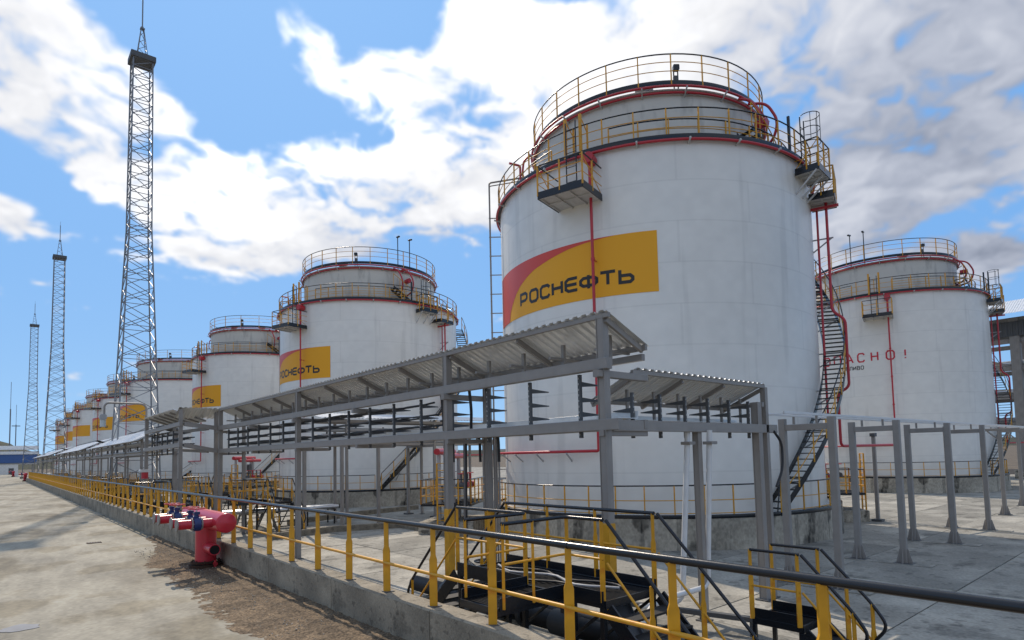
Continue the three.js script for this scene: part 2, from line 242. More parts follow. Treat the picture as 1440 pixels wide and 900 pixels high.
// ------------------------------------------------------------------ object helpers
const used = new Map();
function numbered(name) { const n = used.get(name) || 0; used.set(name, n + 1); return n ? `${name}_${String(n).padStart(3, '0')}` : name; }
function part(name, geos, m, parent, label) { const o = new THREE.Mesh(Array.isArray(geos) ? join(geos) : geos, m); o.name = name; o.castShadow = o.receiveShadow = true; parent.add(o); if (label) o.userData.label = label; return o; }
function each(name, geos, m, parent) { return geos.map((g) => part(name, g, m, parent)); }   // one mesh for each piece
function thing(name, label, category, pos = [0, 0, 0], group) { const o = new THREE.Group(); o.name = numbered(name); o.position.set(...pos); o.userData = { label, category }; if (group) o.userData.group = group; scene.add(o); return o; }
function structure(name, geos, m) { const o = part(numbered(name), geos, m, scene); o.userData = { kind: 'structure' }; return o; }
function copy(src, pos, label, group) { const o = src.clone(); o.name = numbered(src.name.replace(/_\d{3}$/, '')); o.position.set(...pos); o.userData = { ...src.userData, label }; if (group) o.userData.group = group; scene.add(o); return o; }

// ------------------------------------------------------------------ ground, road, yard
{
  const g = new THREE.PlaneGeometry(6000, 6000, 1, 1); g.rotateX(-Math.PI / 2); g.translate(0, G - 0.25, -1500); const u = g.attributes.uv; for (let i = 0; i < u.count; i++) u.setXY(i, u.getX(i) * 700, u.getY(i) * 700);
  structure('ground', g, mat(0.3, 0.29, 0.26, { roughness: 1, map: dirtTex }));
}
{ // road: concrete with wide stains and wheel marks that wander
  const x0 = -26, x1 = 4.36, z0 = 14, z1 = -330, nx = 90, nz = 420, P = [], U = [], C = [], I = [];
  for (let j = 0; j <= nz; j++) for (let i = 0; i <= nx; i++) {
    const t = j / nz, x = mix(x0, x1, i / nx), z = mix(z0, z1, t * t * 0.75 + t * 0.25);
    P.push(x, 0.012 * (fbm3(x * 0.3, z * 0.3, 1, 3) - 0.5), z); U.push(x / 9 + z * 0.013, z / 9);
    const a = fbm3(x * 0.22, z * 0.1, 4.4, 4), b = fbm3(x * 0.9 + z * 0.35, z * 0.28 - x * 0.3, 6.6, 4), d = step(0.5, 0.68, b) * 0.16, q = fbm3(x * 2.2, z * 0.35, 7.7, 3), k = 0.95 + (a - 0.5) * 0.2 - d * 0.8 - step(0.6, 0.72, q) * 0.06;
    C.push(k, k * (1 - d * 0.1), k * (1 - d * 0.25));
    if (i && j) { const o = (j - 1) * (nx + 1) + i - 1; I.push(o, o + 1, o + nx + 1, o + 1, o + nx + 2, o + nx + 1); }
  }
  const g = new THREE.BufferGeometry(); g.setAttribute('position', new THREE.Float32BufferAttribute(P, 3)); g.setAttribute('uv', new THREE.Float32BufferAttribute(U, 2)); g.setAttribute('color', new THREE.Float32BufferAttribute(C, 3)); g.setIndex(I); g.computeVertexNormals();
  structure('road', g, M.road);
}
{ // yard: concrete slabs on a dark bed
  const bed = structure('yard', bx(52, G - 0.1, -130, 96, 0.14, 290, 0), M.joint);
  const vars = []; for (let k = 0; k < 6; k++) { const g = bx(0, 0, 0, 5.97, 0.12, 2.97, 0.012), u = g.attributes.uv, s = rnd() * 9, t = rnd() * 9; for (let i = 0; i < u.count; i++) u.setXY(i, u.getX(i) / 5 + s, u.getY(i) / 5 + t); vars.push(g); }
  let n = 0;
  for (let i = 0; i < 13; i++) for (let j = 0; j < 24; j++) {
    const x = 7.7 + i * 6, z = 3.4 - j * 3; if (n >= 296 || (i > 7 && j > 14)) continue; n++;
    const o = part('slab', vars[Math.floor(rnd() * 6)], rnd() < 0.3 ? M.yardDark : M.yard, bed); o.position.set(x, G - 0.06 + rr(-0.006, 0.006), z); o.rotation.set(rr(-0.0015, 0.0015), 0, rr(-0.0015, 0.0015));
  }
  structure('yard_paving', [bx(7.7 + 48, G - 0.055, -200, 100, 0.11, 263, 0)].map((g) => { const u = g.attributes.uv; for (let i = 0; i < u.count; i++) u.setXY(i, u.getX(i) / 5, u.getY(i) / 5); g.translate(-1, 0, 0); return g; }), M.yardDark);
}
{ // strip of loose earth along the foot of the wall, and its pebbles
  const P = [], U = [], I = [], n = 520, m = 30;
  for (let j = 0; j <= n; j++) { const z = mix(-24, 2, j / n), w = (0.35 + 1.15 * step(-23, -16.5, z)) * (1 + 0.35 * (fbm3(z * 0.45, 2, 3, 3) - 0.5)); for (let i = 0; i <= m; i++) { const t = i / m, x = 4.36 - w * t; P.push(x, -0.014 + 0.075 * Math.pow(1 - t, 0.7) + 0.05 * (fbm3(x * 3.2, z * 3.2, 2, 3) - 0.5) + 0.04 * (fbm3(x * 14, z * 14, 5, 3) - 0.5), z); U.push(x / 1.6, z / 1.6); if (i && j) { const o = (j - 1) * (m + 1) + i - 1; I.push(o, o + m + 1, o + 1, o + 1, o + m + 1, o + m + 2); } } }
  const g = new THREE.BufferGeometry(); g.setAttribute('position', new THREE.Float32BufferAttribute(P, 3)); g.setAttribute('uv', new THREE.Float32BufferAttribute(U, 2)); g.setIndex(I); g.computeVertexNormals();
  structure('earth_strip', g, M.dirt);
  const ico = new THREE.IcosahedronGeometry(1, 0), N = 4200, im = new THREE.InstancedMesh(ico, M.stone, N), q = new THREE.Matrix4(), e = new THREE.Euler(), c = new THREE.Color();
  for (let i = 0; i < N; i++) { const z = rr(-21, 0), w = 1.2 * Math.pow(rnd(), 1.1), s = 0.004 + 0.013 * Math.pow(rnd(), 3), x = 4.34 - w; e.set(rnd() * 6, rnd() * 6, rnd() * 6); q.makeRotationFromEuler(e).scale(V(s, s * 0.7, s)); q.setPosition(x, (w < 0.9 ? 0.03 : 0.008) + s * 0.3, z); im.setMatrixAt(i, q); const k = rr(0.8, 1.5); im.setColorAt(i, c.setRGB(k, k * 0.95, k * 0.88)); }
  im.name = 'pebbles'; im.castShadow = im.receiveShadow = true; im.userData = { kind: 'stuff', label: 'small loose pebbles on the earth beside the low concrete wall', category: 'pebbles' }; scene.add(im);
}
{ // hills far away
  const ridge = (name, dist, h0, s, a0, a1) => { const P = [], U = [], I = [], n = 160, m = 6; for (let i = 0; i <= n; i++) { const az = mix(a0, a1, i / n), h = h0(az); for (let j = 0; j <= m; j++) { const t = j / m, d = dist + t * dist * 0.5, y = G - 1 + h * Math.sin(t * Math.PI / 2) * (0.85 + 0.3 * fbm3(az * 2, t * 4, s, 4)); P.push(d * Math.sin(az * D2R), y, -d * Math.cos(az * D2R)); U.push(az * 3, t * 6); if (i && j) { const o = (i - 1) * (m + 1) + j - 1; I.push(o, o + 1, o + m + 1, o + 1, o + m + 2, o + m + 1); } } } const g = new THREE.BufferGeometry(); g.setAttribute('position', new THREE.Float32BufferAttribute(P, 3)); g.setAttribute('uv', new THREE.Float32BufferAttribute(U, 2)); g.setIndex(I); g.computeVertexNormals(); structure(name, g, M.hill); };
  ridge('hill', 700, (a) => 78 * Math.exp(-Math.pow((a + 5) / 6, 2)) + 12 * fbm3(a * 0.2, 3, 3, 4), 4, -60, 6);
  ridge('hills', 1300, (a) => 12 + 22 * fbm3(a * 0.12, 1, 7, 5), 8, -70, 100);
}

// ------------------------------------------------------------------ wall and fence along the road
{
  const w = thing('retaining_wall', 'long low concrete wall of cast sections between road and tank yard', 'wall', [4.355, 0, 0]);
  for (let k = 0, z = 2.2; z > -124; k++, z -= 3) { const g = bx(0.17 + rr(-0.004, 0.004), -0.09 + 0.003 * (k % 3), z - 1.5, 0.34, 1.32, 2.985, 0.018), u = g.attributes.uv, o = rnd() * 7; for (let i = 0; i < u.count; i++) u.setXY(i, u.getX(i) / 2 + o, u.getY(i) / 2 + o * 0.7); part('wall_section', g, M.kerb, w); }
}
function fencePost(h, q = 1) { // flat steel post, narrowed above its middle, with a stiffening rib behind
  const k = h * 0.6, t = 0.03, s = new THREE.Shape([[-0.048, 0], [0.048, 0], [0.048, k], [0.03, k + 0.06], [0.03, h], [-0.03, h], [-0.03, k + 0.06], [-0.048, k]].map((p) => new THREE.Vector2(p[0] * q, p[1])));
  const f = new THREE.ExtrudeGeometry(s, { depth: t, bevelEnabled: true, bevelThickness: 0.003, bevelSize: 0.003, bevelSegments: 1 }); f.translate(0, 0, -t / 2); f.rotateY(-0.72); return f;
}
const postF = fencePost(1.02), postC = fencePost(1.04, 0.62);
{
  const f = thing('guard_fence', 'yellow post fence with black pipe handrail running along the road wall', 'fence', [4.5, 0.57, 0]);
  const z0 = 1.9, z1 = -121;
  for (let z = 1.5; z > z1; z -= 5.9) { const e = Math.max(z - 5.9, z1); part('top_rail', [rod([0, 1.047, z], [0, 1.047, e + 0.004], 0.037, 12), rod([0, 1.047, z - 0.03], [0, 1.047, z + 0.0], 0.0395, 12)], M.black, f); }
  for (let z = -0.66; z > z1; z -= 1.252) { const p = part('post', postF, M.yellow, f); p.position.set(0.0, 0, z); p.rotation.z = rr(-0.006, 0.006); part('mid_rail', rod([-0.03, 0.43, z], [-0.03, 0.43, z - 1.25], 0.024, 8), M.yellow, f); part('foot_plate', bx(0.02, 0.006, z, 0.14, 0.012, 0.14, 0.002), M.greyDark, f); }
}

// ------------------------------------------------------------------ tanks
const Yl = (y) => y - G;
function railRing(name, parent, r, y, h, nPost, o = {}) { // a ring of railing: top rail, lower rails and posts
  const a0 = o.a0 ?? 0, a1 = o.a1 ?? 360, full = a1 - a0 >= 360, n = Math.round((a1 - a0) / 4), ring = (yy) => (full ? circle(r, yy, 90) : arc(r, yy, a0, a1, n));
  const top = part(name, tube(ring(y + h), o.tr ?? 0.026, 6, full), o.topMat ?? M.black, parent);
  for (const f of o.mids ?? [0.36, 0.68]) part('mid_rail', tube(ring(y + h * f), 0.016, 5, full), o.midMat ?? M.yellow, top);
  const pg = o.post ?? bx(0, h / 2, 0, 0.045, h, 0.045, 0.004);
  for (let i = 0; i < nPost; i++) { const a = mix(a0, a1, i / (full ? nPost : nPost - 1)), p = part('post', pg, o.postMat ?? M.yellow, top), q = pol(r, a, y); p.position.copy(q); p.rotation.y = a * D2R; }
  return top;
}
const lerpTable = (T) => (x) => { for (let i = 1; i < T.length; i++) if (x <= T[i][0]) { const t = (x - T[i - 1][0]) / (T[i][0] - T[i - 1][0]); return mix(T[i - 1][1], T[i][1], Math.min(1, Math.max(0, t))); } return T[T.length - 1][1]; };
// strokes of each letter in a unit box (x 0..1, y 0..1)
const ov = (x0, x1, y0, y1, c) => [[x0 + c, y0], [x1 - c, y0], [x1, y0 + c], [x1, y1 - c], [x1 - c, y1], [x0 + c, y1], [x0, y1 - c], [x0, y0 + c], [x0 + c, y0]];
const GLYPH = {
  'Р': [[[0, 0], [0, 1], [0.75, 1], [0.95, 0.85], [0.95, 0.52], [0.75, 0.37], [0.06, 0.37]]], 'О': [ov(0, 1, 0, 1, 0.2)], 'С': [[[1, 0.8], [0.8, 1], [0.2, 1], [0, 0.8], [0, 0.2], [0.2, 0], [0.8, 0], [1, 0.2]]],
  'Н': [[[0, 0], [0, 1]], [[1, 0], [1, 1]], [[0, 0.5], [1, 0.5]]], 'Е': [[[1, 1], [0.25, 1], [0, 0.82], [0, 0.18], [0.25, 0], [1, 0]], [[0, 0.5], [0.95, 0.5]]], 'Ф': [ov(0, 1, 0.16, 0.8, 0.18), [[0.5, -0.08], [0.5, 1.02]]],
  'Т': [[[0, 1], [1, 1]], [[0.5, 1], [0.5, 0]]], 'Ь': [[[0, 1], [0, 0], [0.8, 0], [1, 0.16], [1, 0.36], [0.8, 0.54], [0.05, 0.54]]], 'П': [[[0, 0], [0, 1], [1, 1], [1, 0]]], 'А': [[[0, 0], [0.5, 1], [1, 0]], [[0.2, 0.32], [0.8, 0.32]]],
  'Л': [[[0, 0], [0.18, 0.15], [0.25, 1], [1, 1], [1, 0]]], 'И': [[[0, 1], [0, 0]], [[0, 0], [1, 1]], [[1, 1], [1, 0]]], 'В': [[[0, 0], [0, 1], [0.8, 1], [0.9, 0.85], [0.9, 0.65], [0.75, 0.52], [0, 0.52]], [[0.75, 0.52], [1, 0.4], [1, 0.12], [0.85, 0], [0, 0]]], '!': [[[0.5, 1], [0.5, 0.3]], [[0.5, 0.12], [0.5, -0.02]]],
};
function write(parent, r, letters, y0, h, w, m) { for (const [ch, a0, a1] of letters) part('letter', GLYPH[ch].map((s, i) => stroke(r + i * 0.0012, s.map(([x, y]) => [mix(a0, a1, x), y0 + (0.08 + y * 0.84) * h]), w)), m, parent); }
function ladder(parent, r, a, y0, y1, half = 2, cage = false) {
  const l = part('ladder', [rod(pol(r, a - half, y0), pol(r, a - half, y1), 0.025, 6), rod(pol(r, a + half, y0), pol(r, a + half, y1), 0.025, 6)], M.black, parent), R = [];
  for (let y = y0 + 0.25; y < y1 - 0.1; y += 0.28) R.push(rod(pol(r, a - half, y), pol(r, a + half, y), 0.013, 5)); each('rung', R, M.black, l);
  if (cage) { const H = [], out = pol(1, a, 0); for (let y = y0 + 1.2; y <= y1; y += 0.55) { const P = []; for (let k = 0; k <= 10; k++) { const f = (k / 10 - 0.5) * Math.PI * 1.5; const s = pol(1, a + 90, 0); P.push(pol(r, a, y).addScaledVector(out, 0.28 + 0.36 * Math.cos(f)).addScaledVector(s, 0.36 * Math.sin(f))); } H.push(tube(P, 0.016, 5)); } for (const f of [-1.2, -0.5, 0.5, 1.2]) { const s = pol(1, a + 90, 0), q = (y) => pol(r, a, y).addScaledVector(out, 0.28 + 0.36 * Math.cos(f)).addScaledVector(s, 0.36 * Math.sin(f)); H.push(rod(q(y0 + 1.2), q(y1), 0.012, 5)); } part('safety_cage', H, cage, l); }
  return l;
}
// a small platform hung on the shell: bearings a0..a1, floor at y, outer radius r1
function hungPlatform(parent, r0, r1, a0, a1, y, o = {}) {
  const am = (a0 + a1) / 2, hw = r0 * Math.tan((a1 - a0) / 2 * D2R), out = pol(1, am, 0), side = pol(1, am + 90, 0), P = (s, d, yy) => out.clone().multiplyScalar(d).addScaledVector(side, s).setY(yy);
  const g = part('platform', bar(P(0, r0 - 0.1, y), P(0, r1, y), hw * 2, 0.05, 0.006), M.whiteDull, parent);
  each('floor_joist', [-0.95, -0.33, 0.33, 0.95].map((f) => bar(P(hw * f, r0, y - 0.06), P(hw * f, r1 - 0.02, y - 0.06), 0.05, 0.07)).concat([bar(P(-hw, r1 - 0.04, y - 0.06), P(hw, r1 - 0.04, y - 0.06), 0.05, 0.07), bar(P(-hw, (r0 + r1) / 2, y - 0.05), P(hw, (r0 + r1) / 2, y - 0.05), 0.05, 0.05)]), M.whiteDull, g);
  const c = [P(-hw, r0, y), P(-hw, r1, y), P(hw, r1, y), P(hw, r0, y)], up = (p, h) => p.clone().setY(p.y + h);
  each('toe_board', [0, 1, 2].map((i) => bar(up(c[i], 0.02), up(c[i + 1], 0.02), 0.03, 0.26)), M.black, g);
  const rail = part('railing', tube(bend(c.map((p) => up(p, 1.12)), 0.08), 0.026, 6), M.black, g);
  each('mid_rail', [0.45, 0.8].map((h) => tube(c.map((p) => up(p, h)), 0.016, 5)), M.yellow, rail);
  each('cross_brace', [[c[0], c[1]], [c[3], c[2]]].flatMap(([p, q]) => [rod(up(p, 0.1), up(q, 1.05), 0.016, 5)]), M.yellow, rail);
  for (const p of [c[1], c[2], P(0, r1, y), P(-hw, (r0 + r1) / 2, y), P(hw, (r0 + r1) / 2, y)]) part('post', bar(up(p, 0), up(p, 1.12), 0.05, 0.05), M.yellow, rail);
  if (o.struts) each('bracket', [-1, 1].map((s) => bar(P(s * hw * 0.9, r0, y - 0.95), P(s * hw * 0.9, r1 - 0.15, y - 0.1), 0.05, 0.05)), M.whiteDull, g);
  return g;
}
function makeTank(label, x, z, o) {
  const R = o.R ?? 6.835, Ri = o.Ri ?? 5.1, d = o.detail ?? 2, t = thing('storage_tank', label, 'storage tank', [x, G, z], 'white storage tanks of the tank farm'), H = Yl(13.6), HP = Yl(0.347), seg = d > 1 ? 144 : 64, np = d > 1 ? 1 : 0.7, rs = R / 6.835;
  part('foundation', lathe([[R + 0.56, -0.05], [R + 0.53, HP - 0.03], [R + 0.5, HP], [R - 0.1, HP + 0.005]], seg, 2 * Math.PI * R / 4, 0.6), M.plinth, t);
  part('base_band', lathe([[R + 0.5, HP - 0.06], [R + 0.54, HP - 0.06], [R + 0.54, HP + 0.07], [R + 0.5, HP + 0.07]], seg, 20, 1), M.black, t);
  part('shell', lathe([[R, HP], [R, H]], seg, 1, 1), M.shell, t);
  part('shell_foot', lathe([[R, HP + 0.012], [R + 0.14, HP + 0.012], [R + 0.14, HP + 0.03], [R, HP + 0.03]], seg, 20, 1), M.whiteDull, t);
  railRing('base_railing', t, R + 0.4, HP, 1.04, Math.round(46 * np * rs), { mids: [0.1, 0.52], a0: -18, a1: 334, post: bx(0, 0.52, 0, 0.04, 1.04, 0.04, 0.003) });
  part('walkway', lathe([[Ri, H - 0.06], [R + 0.1, H - 0.06], [R + 0.1, H], [Ri, H]], seg, 20, 1), M.greyDark, t);
  part('toe_board', lathe([[R + 0.1, H - 0.04], [R + 0.13, H - 0.04], [R + 0.13, H + 0.13], [R + 0.1, H + 0.13]], seg, 20, 1), M.black, t);
  part('foam_ring_pipe', tube(circle(R + 0.17, H - 0.1, 110), 0.052, 7, true), M.red, t);
  const br = []; for (let a = 4; a < 360; a += 15) br.push(bar(pol(R - 0.02, a, H - 0.18), pol(R + 0.3, a, H - 0.1), 0.06, 0.07)); each('pipe_bracket', br, M.whiteDull, t);
  railRing('walkway_railing', t, R + 0.08, H, 1.1, Math.round(38 * np * rs), {});
  railRing('inner_walkway_railing', t, mix(Ri, R, 0.62), H, 1.1, Math.round(34 * np * rs), { a0: -66, a1: 270 });
  const HI = Yl(16.42);
  part('inner_tank', lathe([[Ri, H - 0.2], [Ri, HI]], seg, 1, 1), M.inner, t);
  part('tank_roof', lathe([[0.01, HI + 0.75], [Ri * 0.5, HI + 0.55], [Ri + 0.12, HI + 0.02], [Ri + 0.12, HI - 0.05], [Ri, HI - 0.05]], seg, 8, 2), M.roof, t);
  each('roof_ring_pipe', [tube(circle(Ri + 0.12, HI - 0.13, 96), 0.045, 6, true), tube(circle(Ri + 0.2, HI + 0.09, 96), 0.05, 6, true)], M.red, t);
  const rb = []; for (let a = 0; a < 360; a += 18) rb.push(bar(pol(Ri - 0.02, a, HI - 0.24), pol(Ri + 0.36, a, HI - 0.02), 0.05, 0.06)); each('ring_pipe_bracket', rb, M.whiteDull, t);
  part('roof_edge_board', lathe([[Ri + 0.06, HI + 0.2], [Ri + 0.1, HI + 0.2], [Ri + 0.1, HI + 0.38], [Ri + 0.06, HI + 0.38]], seg, 20, 1), M.black, t);
  railRing('roof_railing', t, Ri + 0.08, HI + 0.2, 1.24, Math.round(26 * np * rs), { mids: [0.45, 0.74] });
  const vent = (a, r, y, w, h) => part('roof_vent', [lathe([[w, y], [w, y + h], [w * 1.3, y + h + 0.02], [w * 1.3, y + h + 0.14], [0.01, y + h + 0.2]], 14, 1, 1).translate(r * Math.sin(a * D2R), 0, r * Math.cos(a * D2R))], M.greyLight, t);
  vent(-53, Ri - 0.5, HI - 0.1, 0.28, 0.42); vent(120, Ri - 1.5, HI + 0.2, 0.25, 0.6); vent(0, 0.4, HI + 0.6, 0.3, 0.5);
  const lm = part('flood_lamp', [bar(pol(Ri - 0.05, -38.2, HI), pol(Ri - 0.05, -38.2, HI + 1.0), 0.04, 0.04), bar(pol(Ri - 0.05, -40, HI), pol(Ri - 0.05, -40, HI + 1.0), 0.04, 0.04), bar(pol(Ri - 0.1, -40, HI + 0.5), pol(Ri - 0.1, -38, HI + 0.5), 0.15, 0.3)], M.greyDark, t); part('lamp_head', bx(0, 0, 0, 0.24, 0.22, 0.16, 0.03).rotateY(-0.7).translate(...pol(Ri, -39.1, HI + 0.92).toArray()), M.black, lm);
  for (const a of o.masts ?? []) { const m = part('roof_mast', rod(pol(Ri - 0.1, a, HI), pol(Ri - 0.1, a, HI + 2.5), 0.035, 6), M.black, t); part('lamp_head', bar(pol(Ri - 0.2, a, HI + 2.52), pol(Ri + 0.15, a, HI + 2.5), 0.14, 0.1), M.black, m); }
  // foam platform on the road side with its chamber, ladder and riser
  const pf = hungPlatform(t, R, R + 1.52, -82, -67, Yl(11.78));
  part('foam_chamber', [rod(pol(R + 0.1, -69.6, Yl(13.2)), pol(R + 0.55, -69.6, Yl(13.2)), 0.2, 16), rod(pol(R + 0.35, -69.6, Yl(11.8)), pol(R + 0.35, -69.6, Yl(13.2)), 0.07, 10)], M.red, pf);
  ladder(t, R + 0.24, -76, Yl(11.8), Yl(14.9), 1.7);
  each('hatch_post', [-78.5, -73.2].flatMap((a) => [bar(pol(R + 0.1, a, H), pol(R + 0.1, a, H + 1.55), 0.1, 0.1), bar(pol(R - 0.5, a, H), pol(R - 0.5, a, H + 1.45), 0.06, 0.06), rod(pol(R - 0.5, a, H + 1.1), pol(R + 0.1, a, H + 1.5), 0.02, 5)]), M.yellow, t);
  const rise = part('foam_riser', tube(bend([pol(R + 0.35, -69.6, Yl(11.75)), pol(R + 0.35, -69.6, Yl(2.62)), ...arc(R + 0.3, Yl(2.62), -71, -132, 14)], 0.12), 0.055, 8), M.red, t), cl = [];
  for (let y = 3.5; y < 11.5; y += 2) cl.push(rod(pol(R - 0.02, -69.6, Yl(y)), pol(R + 0.36, -69.6, Yl(y)), 0.025, 5), rod(pol(R + 0.35, -69.6, Yl(y) - 0.05), pol(R + 0.35, -69.6, Yl(y) + 0.05), 0.075, 8)); each('pipe_clip', cl, M.red, rise);
  each('pipe_strut', [-80, -92, -104, -116].map((a) => bar(pol(R - 0.02, a, Yl(2.25)), pol(R + 0.36, a, Yl(2.56)), 0.04, 0.05)), M.greyLight, rise);
  // conduit with ladder brackets at the far left
  if (d > 0) { const cd = part('conduit', [tube(bend([pol(R + 0.5, -131, Yl(0.4)), pol(R + 0.5, -131, Yl(15.3)), pol(Ri + 0.4, -124, Yl(15.25))], 0.1), 0.04, 6), tube(bend([pol(R + 0.5, -132, Yl(0.4)), pol(R + 0.5, -132, Yl(15.2)), pol(Ri + 0.4, -125, Yl(15.15))], 0.1), 0.025, 6)], M.grey, t), b = []; for (let y = 1; y < 14; y += 0.9) b.push(bar(pol(R - 0.05, -131, Yl(y)), pol(R + 0.55, -131, Yl(y)), 0.04, 0.04)); each('conduit_bracket', b, M.grey, cd); part('foam_standpipe', tube(bend([pol(R - 0.6, -112, H), pol(R - 0.6, -112, H + 1.5), pol(R - 0.1, -112, H + 1.55)], 0.1), 0.05, 7), M.red, t); }
  // stair winding up the shell
  const A0 = -23, A1 = 74, N = d > 1 ? 64 : 30, sa = (i) => mix(A0, A1, i / N), sy = (i) => mix(HP + 0.1, H - 0.2, i / N), r0 = R + 0.16, r1 = R + 0.92;
  const stair = each('stair', [sweep(Array.from({ length: N + 1 }, (_, i) => pol(r0, sa(i), sy(i))), 0.025, 0.26), sweep(Array.from({ length: N + 1 }, (_, i) => pol(r1, sa(i), sy(i))), 0.025, 0.26)], M.black, t)[0];
  for (let i = 0; i < N; i++) part('tread', bar(pol(r0, sa(i + 0.5), sy(i + 0.5)), pol(r1, sa(i + 0.5), sy(i + 0.5)), 0.2, 0.035), M.soot, stair);
  const hp = (h, rr2) => { const p = Array.from({ length: N + 1 }, (_, i) => pol(rr2, sa(i), sy(i) + h)); return p; };
  part('handrail', tube([pol(r1 + 0.02, A0 - 1.2, HP + 0.1), ...hp(1.05, r1 + 0.02)], 0.024, 6), M.black, stair); part('stair_mid_rail', tube(hp(0.55, r1 + 0.02), 0.016, 5), M.yellow, stair);
  for (let i = 0; i <= N; i += 4) part('stair_post', bar(pol(r1 + 0.02, sa(i), sy(i)), pol(r1 + 0.02, sa(i), sy(i) + 1.05), 0.05, 0.03), M.yellow, stair);
  const sb = []; for (let i = 6; i < N; i += 8) sb.push(bar(pol(R - 0.02, sa(i), sy(i) - 0.7), pol(r1, sa(i), sy(i) - 0.16), 0.05, 0.05), bar(pol(R - 0.02, sa(i), sy(i) - 0.16), pol(r1, sa(i), sy(i) - 0.16), 0.05, 0.05)); each('stair_bracket', sb, M.greyLight, stair);
  // landing at the upper right, red pipes coming down from it, ramp to the upper roof
  if (d > 0) {
    const lp = hungPlatform(t, R, R + 0.85, 0, 11, Yl(13.0)); each('landing_brace', [0.5, 5.5, 10.5].map((a) => bar(pol(R, a, Yl(12.2)), pol(R + 0.8, a, Yl(12.9)), 0.05, 0.06)), M.whiteDull, lp);
    const lp2 = hungPlatform(t, R, R + 0.9, 12, 24, Yl(12.45)); part('red_frame', [bar(pol(R, 18, Yl(12.2)), pol(R + 1, 18, Yl(12.2)), 0.1, 0.1)], M.red, lp2);
    ladder(t, R + 0.15, 5, Yl(13), Yl(15.3), 1.7, M.black); part('gate_post', [bar(pol(R + 0.05, -3, H), pol(R + 0.05, -3, H + 1.5), 0.09, 0.09)], M.black, t);
    part('down_pipe', tube(bend([pol(R + 0.55, 19, Yl(12.5)), pol(R + 0.55, 19, Yl(8)), pol(R + 1.0, 19, Yl(7.6)), pol(R + 1.0, 19, Yl(4.9)), pol(R + 0.6, 19, Yl(4.7)), pol(R + 0.6, 19, Yl(2.6)), pol(R + 3.2, 40, Yl(2.6))], 0.22), 0.055, 8), M.red, t);
    part('thin_down_pipe', tube([pol(R + 0.2, 20, Yl(12.2)), pol(R + 0.2, 20, Yl(2.6))], 0.045, 7), M.red, t); each('pipe_strut', [11, 8.4].flatMap((y) => [bar(pol(R, 20, Yl(y)), pol(R + 0.75, 20, Yl(y)), 0.05, 0.05), bar(pol(R, 20, Yl(y) - 0.5), pol(R + 0.7, 20, Yl(y)), 0.05, 0.05)]), M.greyLight, t);
    const n2 = 7, ra = (i) => mix(-12, 4, i / n2), ry = (i) => mix(H + 1.25, H + 0.1, i / n2), rq = (Ri + R) / 2 - 0.3, rs2 = each('roof_stair', [sweep(Array.from({ length: n2 + 1 }, (_, i) => pol(rq - 0.35, ra(i), ry(i))), 0.025, 0.2), sweep(Array.from({ length: n2 + 1 }, (_, i) => pol(rq + 0.35, ra(i), ry(i))), 0.025, 0.2)], M.black, t)[0];
    for (let i = 0; i < n2; i++) part('tread', bar(pol(rq - 0.35, ra(i + 0.5), ry(i + 0.5)), pol(rq + 0.35, ra(i + 0.5), ry(i + 0.5)), 0.2, 0.03), M.soot, rs2); part('stair_rail', [tube(Array.from({ length: n2 + 1 }, (_, i) => pol(rq + 0.36, ra(i), ry(i) + 0.95)), 0.022, 5), ...[0, 2, 4, 6].map((i) => rod(pol(rq + 0.36, ra(i), ry(i)), pol(rq + 0.36, ra(i), ry(i) + 0.95), 0.02, 5))], M.yellow, rs2);
    for (const [a, s] of [[-9, 0], [-2, 0.25], [176, 0]]) part('foam_loop', tube(bend([pol(Ri + 0.15, a, HI), pol(Ri + 0.55 + s, a + 2, HI - 0.2), pol(Ri + 0.9 + s, a + 4, HI - 1.0), pol(Ri + 0.6 + s, a + 5, HI - 1.7), pol(Ri + 0.05, a + 5, HI - 1.9)], 0.5, 6), 0.055, 7), M.red, t);
    part('foam_loop', tube(bend([pol(Ri + 0.15, -126, HI), pol(Ri + 0.6, -128, HI - 0.2), pol(Ri + 0.7, -128, HI - 1.1), pol(Ri + 0.05, -126, HI - 1.3)], 0.4, 6), 0.05, 7), M.red, t);
    part('foam_chamber', [rod(pol(Ri + 0.3, 1, HI - 0.9), pol(Ri + 0.75, 1, HI - 0.9), 0.18, 14)], M.red, t);
  }
  if (o.sign === 'panel') {
    const k = 6.835 / R * 1, A = (a) => -54 + (a + 54) * (o.wide ?? 1), y0 = Yl(8.16), y1 = Yl(10.35), pn = part('name_panel', patch(R + 0.012, A(-124), A(-51.2), y0, y1, 60), M.logoYellow, t, 'curved yellow name panel with red corner swoosh and black lettering');
    const T = [[-112.3, 0], [-111, 0.4], [-109.5, 0.62], [-106, 1.0], [-102.6, 1.27], [-98, 1.51], [-94.2, 1.67], [-85.9, 1.88], [-79.4, 2.02], [-73.6, 2.1], [-64, 2.185]].map(([a, y]) => [A(a), y0 + y]), f = lerpTable(T);
    part('red_swoosh', patch(R + 0.018, A(-124), A(-64), (a) => (a < A(-112.3) ? y0 + 0.001 : f(a)), y1 - 0.001, 120), M.logoRed, pn);
    if (d > 0) write(pn, R + 0.02, [['Р', -102.4, -98.4], ['О', -96.6, -92.6], ['С', -91, -87], ['Н', -85.6, -81.9], ['Е', -80.4, -76.2], ['Ф', -75, -69.6], ['Т', -68.4, -63.8], ['Ь', -62.4, -58.6]].map(([c, a, b]) => [c, A(a), A(b)]), Yl(8.55), 0.54, 0.118, M.logoBlack);
  } else if (o.sign === 'warning') {
